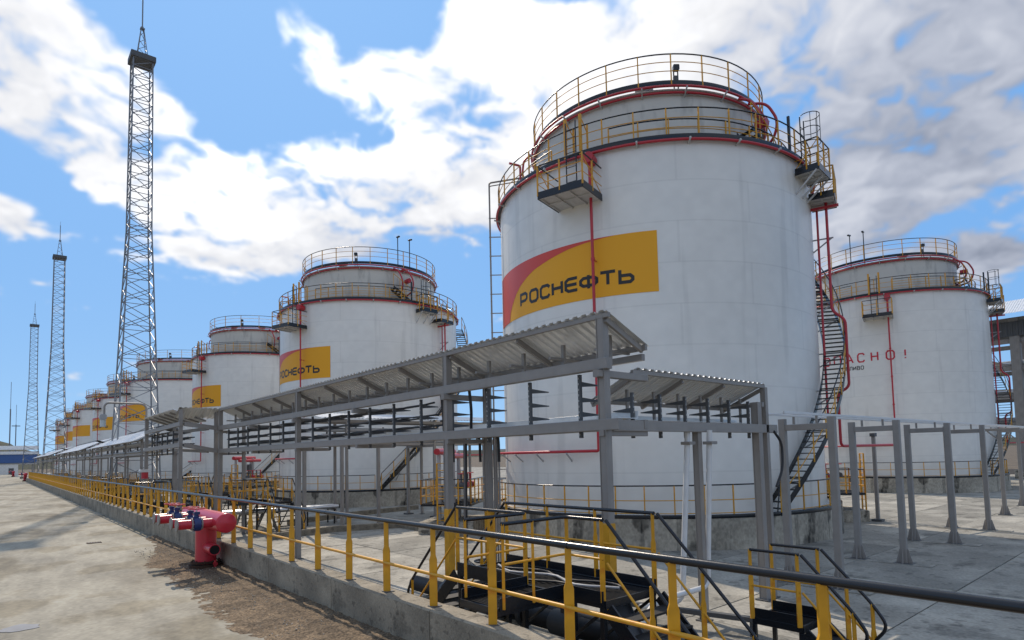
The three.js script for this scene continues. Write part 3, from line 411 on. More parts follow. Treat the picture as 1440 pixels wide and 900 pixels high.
    write(t, R + 0.012, [['О', -108.4, -104], ['П', -101, -97], ['А', -93.6, -89.6], ['С', -86.8, -83.2], ['Н', -79.4, -76.1], ['О', -71.6, -67.6], ['!', -63.2, -60.8]], Yl(8.72), 0.72, 0.1, M.warnRed);
    write(t, R + 0.012, [...'ТОПЛИВО'].map((c, i) => [c, -98.2 + i * 2.15, -96.8 + i * 2.15]), Yl(8.2), 0.3, 0.045, M.logoBlack);
  }
  return t;
}
const TX = 22.97, TZ = -16.764, TS = 27.2;
makeTank('largest white storage tank in the foreground, with yellow name panel, stair at its right', TX, TZ, { sign: 'panel' });
makeTank('white storage tank behind the corrugated canopy, second in the row, two thin roof masts', TX, TZ - TS, { sign: 'panel', masts: [-4, 7.8] });
makeTank('white storage tank third in the row, partly hidden by the second', TX, TZ - 2 * TS + 0.8, { sign: 'panel', detail: 1 });
makeTank('wide white storage tank behind the tall nearest lattice tower, fourth in the row', TX, TZ - 3 * TS, { sign: 'panel', detail: 1, R: 9.7, Ri: 7.6, wide: 0.82 });
makeTank('wide white storage tank fifth in the row, left of the nearest lattice tower', TX, TZ - 4 * TS, { sign: 'panel', detail: 1, R: 9.9, Ri: 7.8, wide: 0.82 });
makeTank('small distant white storage tank sixth in the row', TX, TZ - 5 * TS, { sign: 'panel', detail: 0, R: 10.4, Ri: 8.2, wide: 0.82 });
makeTank('small distant white storage tank seventh in the row', TX, TZ - 6 * TS, { sign: 'panel', detail: 0, R: 9.8, Ri: 7.8, wide: 0.82 });
makeTank('farthest white storage tank, last of the row beside the second lattice tower', TX, TZ - 7 * TS, { sign: 'panel', detail: 0, R: 9.8, Ri: 7.8, wide: 0.82 });
makeTank('white storage tank at the right with red warning lettering', 55.19, -17.41, { sign: 'warning', masts: [-94, -83] });
// ------------------------------------------------------------------ steelwork helpers
function yellowFoot(parent, x, z, y0, y1, w) { return part('painted_foot', bx(x, (y0 + y1) / 2, z, w + 0.012, y1 - y0, w + 0.012, 0.02), M.yellow, parent, 'yellow painted lower part of the column'); }
function column(parent, x, z, y0, y1, w = 0.2, foot) { // broad-flange steel column
  const t = w * 0.09, c = part('column', [bar([x, y0, z - w / 2 + t / 2], [x, y1, z - w / 2 + t / 2], w, t, t * 0.2), bar([x, y0, z + w / 2 - t / 2], [x, y1, z + w / 2 - t / 2], w, t, t * 0.2), bar([x, y0, z], [x, y1, z], w * 0.82, w - 2 * t, 0.004)], M.grey, parent);
  part('base_plate', bx(x, y0 + 0.012, z, w * 1.8, 0.024, w * 1.8, 0.003), M.greyDark, c);
  if (foot) yellowFoot(c, x, z, foot[0], foot[1], w);
  return c;
}
const holes = []; // perforated cable-shelf stand with tapered arms; arms run along dir
function cableShelf(parent, p, dir, y0, y1, arms, len = 0.5) {
  const d = V(...dir), s = V(-d.z, 0, d.x), c = V(...p), g = part('cable_shelf', bar(c.clone().setY(y0), c.clone().setY(y1), Math.abs(d.x) > 0.5 ? 0.06 : 0.05, 0.06, 0.004), M.greyDark, parent);
  for (const y of arms) {
    const sh = new THREE.Shape([[0, -0.045], [len, -0.006], [len, 0.012], [0, 0.045]].map((q) => new THREE.Vector2(...q))), e = new THREE.ExtrudeGeometry(sh, { depth: 0.04, bevelEnabled: false });
    e.translate(0, 0, -0.02); e.rotateY(Math.atan2(-d.z, d.x)); e.translate(c.x + d.x * 0.03, y, c.z + d.z * 0.03); part('shelf_arm', e, M.greyDark, g);
  }
  const n = []; for (let y = y0 + 0.06; y < y1; y += 0.1) n.push(bx(0, y, 0, 0.012, 0.035, 0.012, 0.001).translate(c.x - 0.036 * Math.abs(d.x) - 0.002, 0, c.z + 0.03 * Math.abs(d.z) * 1.05)); part('slots', n, M.whiteDull, g).userData.kind = 'stuff';
  return g;
}
function roofRun(parent, a, b, hi, lo, sheets, m = M.zinc) { // sheets from the high edge hi (x or z offset, y) to the low edge lo, run from a to b
  const along = V(...lo).sub(V(...hi)), run = V(...b).sub(V(...a));
  for (let i = 0; i < sheets; i++) part('roof_sheet', profiled(V(...a).add(V(...hi)).addScaledVector(run, i / sheets).add(V(0, i % 2 ? 0.004 : 0, 0)), run.clone().multiplyScalar(1 / sheets + 0.0005), along), m, parent);
}

// ------------------------------------------------------------------ cable rack with its canopy, parallel to the road
{
  const t = thing('cable_rack_canopy', 'long grey cable rack with corrugated metal canopy running beside the road fence', 'cable rack', [7.83, G, -6.72]), y = Yl, X = 0;
  const zs = [0, -4.63, -13.48, -22.6], q = (z) => z;
  zs.forEach((z, i) => column(t, X, z, 0, y(4.86), 0.155, i < 2 ? [0.55, y(1.38)] : null));
  column(t, 1.0, -4.45, 0, y(4.3), 0.15, [0.4, y(1.3)]); column(t, 1.0, -22.6, 0, y(4.3), 0.13);
  part('lower_beam', bar([-0.03, y(3.02), 0.35], [-0.03, y(3.02), -22.7], 0.1, 0.19, 0.008), M.grey, t); part('lower_back_beam', bar([1.0, y(3.04), 0.1], [1.0, y(3.04), -22.7], 0.1, 0.16, 0.008), M.grey, t);
  part('upper_beam', bar([-0.03, y(4.05), 0.16], [-0.03, y(4.05), -22.7], 0.14, 0.19, 0.008), M.grey, t); part('upper_back_beam', bar([0.98, y(4.24), 0.1], [0.98, y(4.24), -22.7], 0.09, 0.12, 0.006), M.grey, t);
  for (const z of [0, -4.55, -9, -13.48, -18, -22.6]) { part('cross_beam', bar([-0.2, y(3.88), z], [1.15, y(3.88), z], 0.12, 0.12), M.grey, t); part('lower_cross_beam', bar([-0.1, y(2.88), z], [1.1, y(2.88), z], 0.1, 0.1), M.grey, t); }
  roofRun(t, [0, y(4.9), 0.2], [0, y(4.9), -22.7], [-0.1, 0.02, 0], [1.02, -0.47, 0], 10);
  part('eave_purlin', bar([-0.04, y(4.86), 0.2], [-0.04, y(4.86), -22.7], 0.06, 0.08), M.grey, t); part('valley_purlin', bar([0.94, y(4.4), 0.2], [0.94, y(4.4), -22.7], 0.06, 0.1), M.grey, t);
  for (let z = 0.1, k = 0; z > -22.7; z -= 1.14, k++) {
    if (k % 2 === 0) part('rafter', bar([-0.02, y(4.8), z], [0.95, y(4.36), z], 0.06, 0.1), M.grey, t);
    const b = part('roof_bracket', bar([0.42, y(4.1), z - 0.3], [0.42, y(4.62), z - 0.3], 0.07, 0.07), M.grey, t); part('bracket_arm', bar([0.05, y(4.34), z - 0.3], [0.95, y(4.34), z - 0.3], 0.05, 0.05), M.grey, b);
  }
  for (let z = -0.66; z > -22.5; z -= 1.32) cableShelf(t, [0.12, 0, z], [1, 0, 0], y(2.82), y(3.95), [y(3.24), y(3.5), y(3.78)], 0.46);
  part('cable_tray', [bar([0.9, y(3.22), 0], [0.9, y(3.22), -22.6], 0.012, 0.13, 0.001), bar([0.62, y(3.15), 0], [0.62, y(3.15), -22.6], 0.55, 0.012, 0.001)], M.zinc, t);
  for (let k = 0; k < 12; k++) { const sx = 0.2 + (k % 4) * 0.1, sy = [3.3, 3.56, 3.84][Math.floor(k / 4)], P = []; for (let z = -5.6 - (k % 3) * 0.8; z > -22.6; z -= 0.66) P.push([sx + rr(-0.02, 0.02), y(sy) + rr(-0.035, 0.02), z]); part('cable', tube(P, 0.024, 6), k % 3 ? M.greyDark : M.cable, t); }
  for (const [z, dz] of [[-4.0, 0.5], [-5.1, 0.5], [-3.4, 0.4]]) part('drop_cable', tube(bend([[0.15, y(4.0), z], [0.2, y(3.55), z], [0.55, y(3.1), z - dz], [0.95, y(3.0), z - dz - 0.2], [1.0, y(2.4), z - dz - 0.25]], 0.25), 0.035, 7), M.cable, t);
  for (let k = 0; k < 5; k++) part('conduit', tube(bend([[0.55 + k * 0.06, y(3.0), -4.7 - k * 0.1], [0.55 + k * 0.06, y(0.35) - k * 0.06, -4.75 - k * 0.1], [0.3 + k * 0.06, y(0.05), -4.4]], 0.2), 0.026, 6), k % 2 ? M.grey : M.cable, t);
  for (let k = 0; k < 4; k++) part('conduit', rod([1.12, y(3.1), -4.2 - k * 0.09], [1.12, 0.3, -4.2 - k * 0.09], 0.024, 6), M.grey, t);
}
{ // the jog of the rack and its last bays
  const t = thing('cable_rack_canopy', 'short grey cable rack canopy stepping sideways towards the fence beyond the long one', 'cable rack', [6.25, G, -29.5]), y = Yl;
  for (const [x, z] of [[1.5, -0.25], [0, 0], [0, -7.6], [1.3, -7.6]]) column(t, x, z, 0, y(4.86), 0.145);
  for (const [y0, y1, y2] of [[3.02, 3.3, 3.24], [4.05, 4.22, 4.15]]) { part('jog_beam', bar([1.46, y(y0), 0.07], [0.12, y(y1), 0.07], 0.1, 0.19), M.grey, t); part('beam', bar([-0.03, y(y1), 0.13], [-0.03, y(y2), -7.8], 0.1, 0.19), M.grey, t); part('back_beam', bar([1.2, y(y0), -0.4], [1.2, y(y2), -7.8], 0.1, 0.15), M.grey, t); }
  roofRun(t, [1.7, y(4.92), 0.12], [-0.1, y(4.92), 0.12], [0, 0, 0], [0, -0.4, -1.0], 1); roofRun(t, [0, y(4.92), -0.9], [0, y(4.92), -7.8], [-0.12, 0, 0], [1.3, -0.5, 0], 3);
  for (let z = -0.8; z > -7.6; z -= 1.2) { cableShelf(t, [0.12, 0, z], [1, 0, 0], y(2.9), y(4.0), [y(3.3), y(3.58), y(3.86)], 0.46); part('rafter', bar([-0.05, y(4.84), z], [1.2, y(4.42), z], 0.06, 0.08), M.grey, t); }
  for (let k = 0; k < 6; k++) part('cable', rod([0.3 + (k % 3) * 0.12, y(3.36 + (k > 2) * 0.28), 0], [0.3 + (k % 3) * 0.12, y(3.36 + (k > 2) * 0.28), -7.7], 0.03, 6), M.greyDark, t);
}
{ // the lower canopy running off towards the large tank
  const t = thing('cable_rack_canopy', 'lower grey cable rack with small corrugated canopy in front of the largest tank', 'cable rack', [7.95, G, -6.72]), y = Yl;
  column(t, 2.65, -0.02, 0, y(2.93), 0.135); column(t, 5.02, 0.0, 0, y(3.6), 0.17); column(t, 5.35, 0.03, 0, y(3.95), 0.12);
  part('lower_beam', bar([0.0, y(3.01), 0.04], [5.8, y(3.01), 0.04], 0.1, 0.19, 0.008), M.grey, t); part('lower_back_beam', bar([0.9, y(3.1), -0.9], [5.6, y(3.1), -0.9], 0.08, 0.14), M.grey, t); part('end_beam', bar([5.15, y(3.55), 0.1], [5.15, y(3.55), -1.0], 0.1, 0.1), M.grey, t);
  roofRun(t, [0.65, y(4.0), 0.06], [5.36, y(4.0), 0.06], [0, 0.02, 0], [0, -0.44, -1.05], 3); part('eave_purlin', bar([0.62, y(3.97), 0.02], [5.38, y(3.97), 0.02], 0.06, 0.07), M.grey, t); part('valley_purlin', bar([0.62, y(3.52), -0.95], [5.38, y(3.52), -0.95], 0.06, 0.07), M.grey, t);
  for (const x of [0.7, 2.2, 3.7, 5.3]) part('rafter', bar([x, y(3.9), 0], [x, y(3.46), -1.0], 0.06, 0.08), M.grey, t);
  for (let x = 0.75; x < 5; x += 0.82) { cableShelf(t, [x, 0, -0.1], [0, 0, -1], y(2.8), y(3.62), [y(3.3), y(3.5)], 0.4); part('roof_bracket', bar([x + 0.3, y(3.1), -0.45], [x + 0.3, y(3.72), -0.45], 0.05, 0.05), M.grey, t); }
  part('cable_tray', [bar([0.6, y(3.16), -0.6], [5.6, y(3.16), -0.6], 0.4, 0.012, 0.001), bar([0.6, y(3.21), -0.8], [5.6, y(3.21), -0.8], 0.012, 0.11, 0.001)], M.zinc, t);
  part('drop_cable', tube(bend([[5.6, y(2.95), 0.1], [5.95, y(2.7), 0.1], [5.95, y(2.1), 0.1], [5.6, y(1.7), 0.1]], 0.4), 0.03, 7), M.cable, t);
}
{ // white conduits coming down from it
  const mk = (label, pts) => { const t = thing('white_conduit', label, 'conduit', [10.6, G, -6.7], 'white conduits below the lower cable rack'); part('tube', tube(bend(pts.map(([x, yy, z]) => [x - 10.6, Yl(yy), z + 6.7]), 0.22), 0.055, 8), M.white, t); part('clamp', bx(pts[0][0] - 10.6, Yl(2.7), pts[0][2] + 6.7, 0.2, 0.06, 0.2, 0.01), M.grey, t); };
  mk('white conduit bending towards the crossover in front of the middle canopy column', [[10.75, 2.95, -6.55], [10.7, -0.1, -6.7], [9.05, -0.12, -6.75], [8.6, -0.5, -6.75]]); mk('slanted white conduit left of the canopy column before the largest tank', [[10.3, 2.95, -6.75], [10.05, -0.3, -6.85], [9.2, -0.32, -7.2]]);
}

// ------------------------------------------------------------------ frames carrying the cable tray to the right
function portal(label, x, z0, z1, h, single) {
  const t = thing('support_frame', label, 'steel frame', [x, G, (z0 + z1) / 2], 'grey support frames of the cable tray'), w = 0.16, hz = (z1 - z0) / 2;
  for (const z of single ? [0] : [-hz, hz]) {
    const c = part('column', bar([0, 0.02, z], [0, single ? h - 0.12 : h + 0.02, z], w, w, 0.012), M.grey, t);
    for (const s of [-1, 1]) { const g = new THREE.ExtrudeGeometry(new THREE.Shape([[0, 0], [0.13, 0], [0.03, 0.38], [0, 0.38]].map((p) => new THREE.Vector2(...p))), { depth: 0.016, bevelEnabled: false }); g.translate(w / 2, 0.03, -0.008); const g2 = g.clone(); g2.rotateY(Math.PI / 2); if (s < 0) { g.rotateY(Math.PI); g2.rotateY(Math.PI); } g.translate(0, 0, z); g2.translate(0, 0, z); part('gusset', g, M.grey, c); part('gusset', g2, M.grey, c); }
    part('base_plate', bx(0, 0.016, z, 0.46, 0.032, 0.46, 0.004), M.greyDark, c);
  }
  if (single) { part('cross_beam', bar([0, h - 0.06, -0.75], [0, h - 0.06, 0.75], 0.12, 0.12), M.grey, t); each('knee_brace', [-1, 1].map((s) => bar([0, h - 0.5, s * 0.08], [0, h - 0.12, s * 0.45], 0.08, 0.06)), M.grey, t); }
  else { part('cross_beam', bar([0, h - 0.2, -hz + w / 2], [0, h - 0.2, hz - w / 2], 0.1, 0.15), M.grey, t); part('foundation_strip', bx(0, 0.0, 0.15, 0.5, 0.05, z1 - z0 + 1.1, 0.01), M.yardDark, t); }
  each('tray_support', [-0.3, 0.25].map((z) => bar([0, h - 0.12, z], [0, h + 0.06, z], 0.05, 0.05)), M.grey, t);
  return t;
}
const Hp = Yl(3.27);
['nearest grey twin-column support frame right of the lower canopy', 'second grey twin-column support frame from the lower canopy', 'third grey twin-column support frame from the lower canopy', 'fourth grey twin-column support frame from the lower canopy'].forEach((l, i) => portal(l, [15.1, 19.5, 24.42, 29.02][i], -7.15, -5.97, Hp));
portal('slender grey T-shaped tray support left of the picture edge, nearer of two', 35.7, -7.3, -6.1, Hp, true); portal('slender grey T-shaped tray support at the right, farther of two', 41.4, -7.6, -6.4, Hp, true);
{
  const t = thing('cable_tray', 'long pale galvanised cable tray carried on the grey frames at the right', 'cable tray', [13.4, G, -6.55]), y = Yl(3.36);
  each('side_rail', [-0.3, 0.25].map((z) => bar([0, y, z], [36, y, z], 0.03, 0.06, 0.004)), M.white, t); for (let x = 0.3; x < 36; x += 0.6) part('rung', bar([x, y - 0.015, -0.28], [x, y - 0.015, 0.23], 0.03, 0.015, 0.002), M.zincWhite, t);
  const u = thing('lamp_post', 'slim grey post with square cap between the largest tank and the right tank', 'post', [29.85, G, -10.07]); part('shaft', bar([0, 0, 0], [0, Yl(3.05), 0], 0.14, 0.14), M.grey, u); part('cap', bx(0, Yl(3.08), 0, 0.3, 0.16, 0.2, 0.02), M.greyDark, u); part('base_plate', bx(0, 0.05, 0, 0.4, 0.1, 0.4), M.greyDark, u);
}
// frames inside, towards the second tank
for (const [l, x, z, w, ax] of [['grey support frame left of the stair of the second tank', 13.5, -27.0, 0.95, 0], ['grey support frame behind the nearest canopy, right of the stair of the second tank', 18.4, -29.4, 1.4, 1]]) {
  const t = thing('support_frame', l, 'steel frame', [x, G, z], 'grey support frames near the second tank'); for (const s of [-1, 1]) { const c = part('column', bar([ax ? 0 : s * w, 0, ax ? s * w : 0], [ax ? 0 : s * w, Yl(3.25), ax ? s * w : 0], 0.145, 0.145, 0.012), M.grey, t); part('base_plate', bx(ax ? 0 : s * w, 0.04, ax ? s * w : 0, 0.42, 0.08, 0.42), M.greyDark, c); } part('cross_beam', ax ? bar([0, Yl(3.15), -w + 0.1], [0, Yl(3.15), w - 0.1], 0.12, 0.14) : bar([-w + 0.1, Yl(3.15), 0], [w - 0.1, Yl(3.15), 0], 0.12, 0.14), M.grey, t);
}
{
  const t = thing('support_column', 'single grey column behind the long canopy, with broad dark foot', 'column', [10.62, G, -26.67]); part('shaft', bar([0, 0, 0], [0, Yl(3.2), 0], 0.145, 0.145), M.grey, t); part('foot', bx(0, 0.1, 0, 0.5, 0.2, 0.5, 0.02), M.greyDark, t);
  const r = thing('pipe_rack_canopy', 'sunlit corrugated canopy over bundled pipes between the two nearest tanks', 'pipe rack', [13.5, G, -29.2]), y = Yl;
  for (const x of [0.2, 4.9, 9.0]) for (const z of [0.3, -1.1]) column(r, x + (x === 4.9 ? 0.6 : 0), z, 0, y(4.55), 0.12);
  each('beam', [[3.25, 0.3], [3.25, -1.1], [4.45, 0.3], [4.45, -1.1]].map(([h, z]) => bar([-1, y(h), z], [10, y(h), z], 0.1, 0.14)), M.grey, r); roofRun(r, [-1.2, y(4.92), -1.3], [10.2, y(4.92), -1.3], [0, 0, 0], [0, -0.34, 1.9], 5, M.zincWhite);
  for (let k = 0; k < 9; k++) part('pipe', rod([-1, y(3.42 + Math.floor(k / 3) * 0.3), -0.9 + (k % 3) * 0.45], [10, y(3.42 + Math.floor(k / 3) * 0.3), -0.9 + (k % 3) * 0.45], [0.08, 0.06, 0.1][k % 3], 10), k % 2 ? M.silver : M.greyLight, r);
  for (let x = -0.5; x < 10; x += 1.6) part('pipe_support', bar([x, y(3.2), -0.5], [x, y(4.2), -0.5], 0.07, 0.07), M.greyDark, r);
}
{ // low concrete kerbs in the yard
  const mk = (label, pts) => { const t = thing('low_kerb', label, 'kerb', [pts[0][0], G, pts[0][1]]); for (let i = 1; i < pts.length; i++) { const a = pts[i - 1], b = pts[i]; part('kerb_stone', bar([a[0] - pts[0][0], 0.12, a[1] - pts[0][1]], [b[0] - pts[0][0], 0.12, b[1] - pts[0][1]], 0.18, 0.3, 0.015), M.kerb, t); } };
  mk('low concrete kerb turning a corner on the sunlit yard before the second tank', [[8.9, -25.9], [11.8, -26.3], [14.7, -25.3], [14.5, -22.5], [14.2, -19.6]]); mk('straight low concrete kerb along the foundation of the second tank', [[11.5, -31], [16, -32.5], [20.5, -33.2]]);
}

// ------------------------------------------------------------------ stepped crossovers with yellow posts
function paddle(parent, x, z, y, h = 1.04, turn = 0) { const p = part('post', postC, M.yellow, parent); p.position.set(x, y, z); p.rotation.y = turn; p.scale.y = h / 1.04; return p; }
function flight(parent, x0, x1, zTop, yTop, zBot, yBot) { // black steps with stringers and both handrails
  const n = Math.max(3, Math.round((yTop - yBot) / 0.2)), s = each('stringer', [x0, x1].map((x) => bar([x, yTop - 0.08, zTop], [x, yBot, zBot], 0.03, 0.2)), M.black, parent)[0];
  for (let i = 1; i < n; i++) part('step', bx((x0 + x1) / 2, mix(yTop, yBot, i / n), mix(zTop, zBot, i / n), x1 - x0, 0.03, 0.24, 0.004), M.soot, s);
  for (const x of [x0, x1]) {
    const e = Math.sign(zBot - zTop); part('handrail', tube(bend([[x, yTop + 1.04, zTop], [x, yBot + 1.04, zBot], [x, yBot + 0.75, zBot + e * 0.2], [x, yBot + 0.42, zBot - e * 0.08]], 0.14), 0.024, 7), M.black, parent);
    part('sloping_mid_rail', rod([x, yTop + 0.5, zTop], [x, yBot + 0.5, zBot], 0.017, 6), M.yellow, parent); paddle(parent, x, zBot, yBot, 1.04); paddle(parent, x, (zTop + zBot) / 2, (yTop + yBot) / 2, 1.0);
  }
}
function grating(parent, name, x0, x1, z0, z1, y) { // steel bars with a rim
  const t = part(name, [bx((x0 + x1) / 2, y - 0.03, z0, x1 - x0, 0.1, 0.03), bx((x0 + x1) / 2, y - 0.03, z1, x1 - x0, 0.1, 0.03), bx(x0, y - 0.03, (z0 + z1) / 2, 0.03, 0.1, Math.abs(z1 - z0)), bx(x1, y - 0.03, (z0 + z1) / 2, 0.03, 0.1, Math.abs(z1 - z0)), bx((x0 + x1) / 2, y - 0.05, (z0 + z1) / 2, x1 - x0 - 0.02, 0.02, Math.abs(z1 - z0) - 0.02)], M.black, parent), g = [];
  for (let x = x0 + 0.05; x < x1 - 0.02; x += 0.05) g.push(bx(x, y - 0.012, (z0 + z1) / 2, 0.008, 0.03, Math.abs(z1 - z0) - 0.03, 0.001)); part('bearing_bars', g, M.soot, t).userData.kind = 'stuff';
  return t;
}
function makeCrossover(label) { // origin: the corner where the entry from the wall meets the walkway
  const t = thing('crossover_platform', label, 'crossover', [5.95, G, -6.65], 'black crossovers with yellow railings'), d = 1.4, h = 1.04;
  grating(t, 'deck', 0, 1.05, -1.75, 1.45, d); grating(t, 'entry_deck', -1.2, -0.02, 0.0, 0.75, d);
  each('toe_board', [bx(1.07, d + 0.06, -0.15, 0.02, 0.16, 3.2), bx(-0.02, d + 0.06, -0.87, 0.02, 0.16, 1.72), bx(-0.02, d + 0.06, 1.1, 0.02, 0.16, 0.68), bx(-0.6, d + 0.06, -0.02, 1.15, 0.16, 0.02), bx(-0.6, d + 0.06, 0.77, 1.15, 0.16, 0.02)], M.black, t);
  const rails = [[[0, d + h, -1.75], [0, d + h, -0.02], [-1.12, d + h, -0.02]], [[-1.12, d + h, 0.77], [0, d + h, 0.77], [0, d + h, 1.45]], [[1.08, d + h, -1.75], [1.08, d + h, 1.45]]];
  for (const r of rails) { part('top_rail', tube(bend(r, 0.1), 0.026, 8), M.black, t); part('mid_rail', tube(bend(r.map(([x, y, z]) => [x, y - 0.5, z]), 0.08), 0.018, 6), M.yellow, t); }
  for (const [x, z, a] of [[0, -1.75, 0], [0, -0.9, 0], [0, -0.05, 0.8], [-0.6, -0.02, 1.57], [-1.1, -0.02, 1.57], [-1.1, 0.77, 1.57], [-0.6, 0.77, 1.57], [0, 0.8, 0.8], [0, 1.42, 0], [1.08, -1.75, 0], [1.08, -0.7, 0], [1.08, 0.35, 0], [1.08, 1.42, 0]]) paddle(t, x, z, d, h, a);
  for (let k = 0; k < 3; k++) part('hose', tube(Array.from({ length: 14 }, (_, i) => [0.25 + k * 0.22 + 0.13 * Math.sin(i * 0.9 + k * 2), d + 0.035 + (k === 1 ? 0.02 : 0), -1.4 + i * 0.2]), 0.02, 6), k === 1 ? M.greyLight : M.cable, t);
  flight(t, 0, 1.08, 1.5, d, 2.85, 0.02); flight(t, 0, 1.08, -1.8, d, -3.2, 0.02);
  for (const [x, z] of [[0.02, -1.7], [1.05, -1.7], [0.02, 1.4], [1.05, 1.4], [0.02, -0.1], [1.05, -0.1]]) part('leg', bar([x, 0, z], [x, d - 0.08, z], 0.07, 0.07), M.black, t);
  each('brace', [[-1.7, -0.1], [-0.1, 1.4]].flatMap(([a, b]) => [0.02, 1.05].map((x) => bar([x, 0.1, a], [x, d - 0.12, b], 0.04, 0.04))), M.black, t);
  return t;
}
const cross = makeCrossover('nearest black crossover platform with yellow posts, stepping over the wall at the picture bottom');
copy(cross, [5.95, G, -31.2], 'black crossover with yellow posts behind the red fire manifold, at the fence');
copy(cross, [9.4, G, -29.2], 'black crossover with yellow posts beyond the manifold, farther inside the yard');
copy(cross, [5.95, G, -54], 'small distant crossover with yellow posts at the foot of the nearest lattice tower');
copy(cross, [5.95, G, -78], 'tiny far crossover with yellow posts left of the nearest lattice tower');
copy(cross, [9.0, G, -66], 'small distant crossover with yellow posts behind the nearest lattice tower base');
copy(cross, [9.3, G, -38.5], 'crossover with yellow posts below the second tank, seen between canopy columns');
copy(cross, [5.95, G, -42.5], 'crossover with yellow posts at the fence, just right of the nearest lattice tower');
{
  const t = thing('step_platform', 'small black step platform with yellow rails below the near handrail at the right', 'steps', [8.93, G, -4.83]), d = 0.72;
  grating(t, 'deck', 0, 0.62, 0, 0.75, d); each('toe_board', [bx(0, d + 0.08, 0.37, 0.02, 0.16, 0.76), bx(0.64, d + 0.08, 0.37, 0.02, 0.16, 0.76)], M.black, t);
  for (const x of [-0.02, 0.66]) { part('top_rail', tube([[x, d + 1.04, 0], [x, d + 1.04, 0.75]], 0.024, 7), M.black, t); part('mid_rail', rod([x, d + 0.5, 0], [x, d + 0.5, 0.75], 0.017, 6), M.yellow, t); paddle(t, x, 0, d); paddle(t, x, 0.72, d); }
  flight(t, -0.02, 0.66, 0.78, d, 1.45, 0.02); for (const [x, z] of [[0, 0.02], [0.62, 0.02], [0, 0.73], [0.62, 0.73]]) part('leg', bar([x, 0, z], [x, d - 0.08, z], 0.06, 0.06), M.black, t);
  const b = thing('floor_channel', 'dark steel channel lying on the yard between the two crossovers', 'channel', [9.6, G, -8.2]); part('channel', bar([0, 0.3, 0], [0.75, 0.3, 2.9], 0.12, 0.09), M.greyDark, b); each('support', [0.1, 0.9].map((k) => bar([0.75 * k, 0, 2.9 * k], [0.75 * k, 0.26, 2.9 * k], 0.06, 0.06)), M.greyDark, b);
}
{ // pipework under and beside the near crossover
  const wheel = (p, x, y, z, r) => { const w = part('handwheel', tube(Array.from({ length: 20 }, (_, i) => [x + r * Math.cos(i * Math.PI / 10), y, z + r * Math.sin(i * Math.PI / 10)]), 0.018, 6, true), M.black, p); each('spoke', [0, 1, 2].map((k) => rod([x + r * Math.cos(k * Math.PI / 3), y, z + r * Math.sin(k * Math.PI / 3)], [x - r * Math.cos(k * Math.PI / 3), y, z - r * Math.sin(k * Math.PI / 3)], 0.01, 5)), M.black, w); part('stem', rod([x, y - 0.4, z], [x, y, z], 0.02, 6), M.greyLight, p); };
  [['thick dark pipe with two valve handwheels behind the nearest crossover', 7.45, 0.42, 0.17], ['thinner dark pipe running beside the valves of the nearest crossover', 8.35, 0.32, 0.12]].forEach(([l, x, y, r], k) => {
    const t = thing('process_pipe', l, 'pipe', [x, G, -8], 'dark pipes by the nearest crossover'); part('pipe', rod([0, y, -4.2], [0, y, 3.4 - k], r, 14), k ? M.greyDark : M.soot, t);
    for (const z of [-3.5, -1, 1.5]) { part('sleeper', bx(0, (y - r) / 2, z, 0.5, y - r, 0.2, 0.01), M.kerb, t); part('flange', rod([0, y, z + 0.55], [0, y, z + 0.62], r + 0.07, 16), M.greyDark, t); }
    if (!k) for (const z of [-1.6, 0.6]) { part('valve_body', [rod([0, y, z - 0.25], [0, y, z + 0.25], r + 0.05, 14), rod([0, y, z], [0, y + 0.5, z], 0.09, 10)], M.greyDark, t); wheel(t, 0, y + 0.8, z, 0.2); }
  });
  const c = thing('metal_chute', 'blue-grey metal trough leaning beside the nearest crossover', 'trough', [6.6, G, -5.3]); part('trough_bottom', bar([0.3, Yl(0.62), -0.6], [-0.3, Yl(-0.3), 0.5], 0.26, 0.012, 0.002), M.tower, c); each('trough_side', [-0.13, 0.13].map((s) => bar([0.3 + s * 0.85, Yl(0.66), -0.6 + s * 0.5], [-0.3 + s * 0.85, Yl(-0.26), 0.5 + s * 0.5], 0.012, 0.09, 0.002)), M.tower, c);
  const v = thing('valve_pair', 'pale valve bodies with small red caps under the nearest crossover', 'valves', [5.6, G, -5.0]); for (const k of [0, 1]) { part('valve_body', [rod([k * 0.3, 0, k * 0.2], [k * 0.3, 0.75, k * 0.2], 0.12, 12), rod([k * 0.3 - 0.2, 0.45, k * 0.2], [k * 0.3 + 0.2, 0.45, k * 0.2], 0.1, 12)], M.greyLight, v); part('cap', rod([k * 0.3, 0.76, k * 0.2], [k * 0.3, 0.85, k * 0.2], 0.08, 12), M.red, v); }
  const s = thing('insulated_pipes', 'shiny silver pipes on black trestles beyond the red manifold', 'pipes', [7.6, G, -30.6]); for (const k of [0, 1, 2]) part('pipe', rod([0, 0.86, -0.3 * k], [6, 0.86, -0.3 * k + 0.9], 0.1, 12), M.silver, s); for (const k of [0.08, 0.3, 0.52, 0.74, 0.96]) part('trestle', [bar([6 * k, 0.72, 0.2 + 0.9 * k], [6 * k, 0.72, -0.8 + 0.9 * k], 0.07, 0.06), bar([6 * k, 0, 0.1 + 0.9 * k], [6 * k, 0.7, 0.1 + 0.9 * k], 0.06, 0.06), bar([6 * k, 0, -0.7 + 0.9 * k], [6 * k, 0.7, -0.7 + 0.9 * k], 0.06, 0.06)], M.black, s);
}

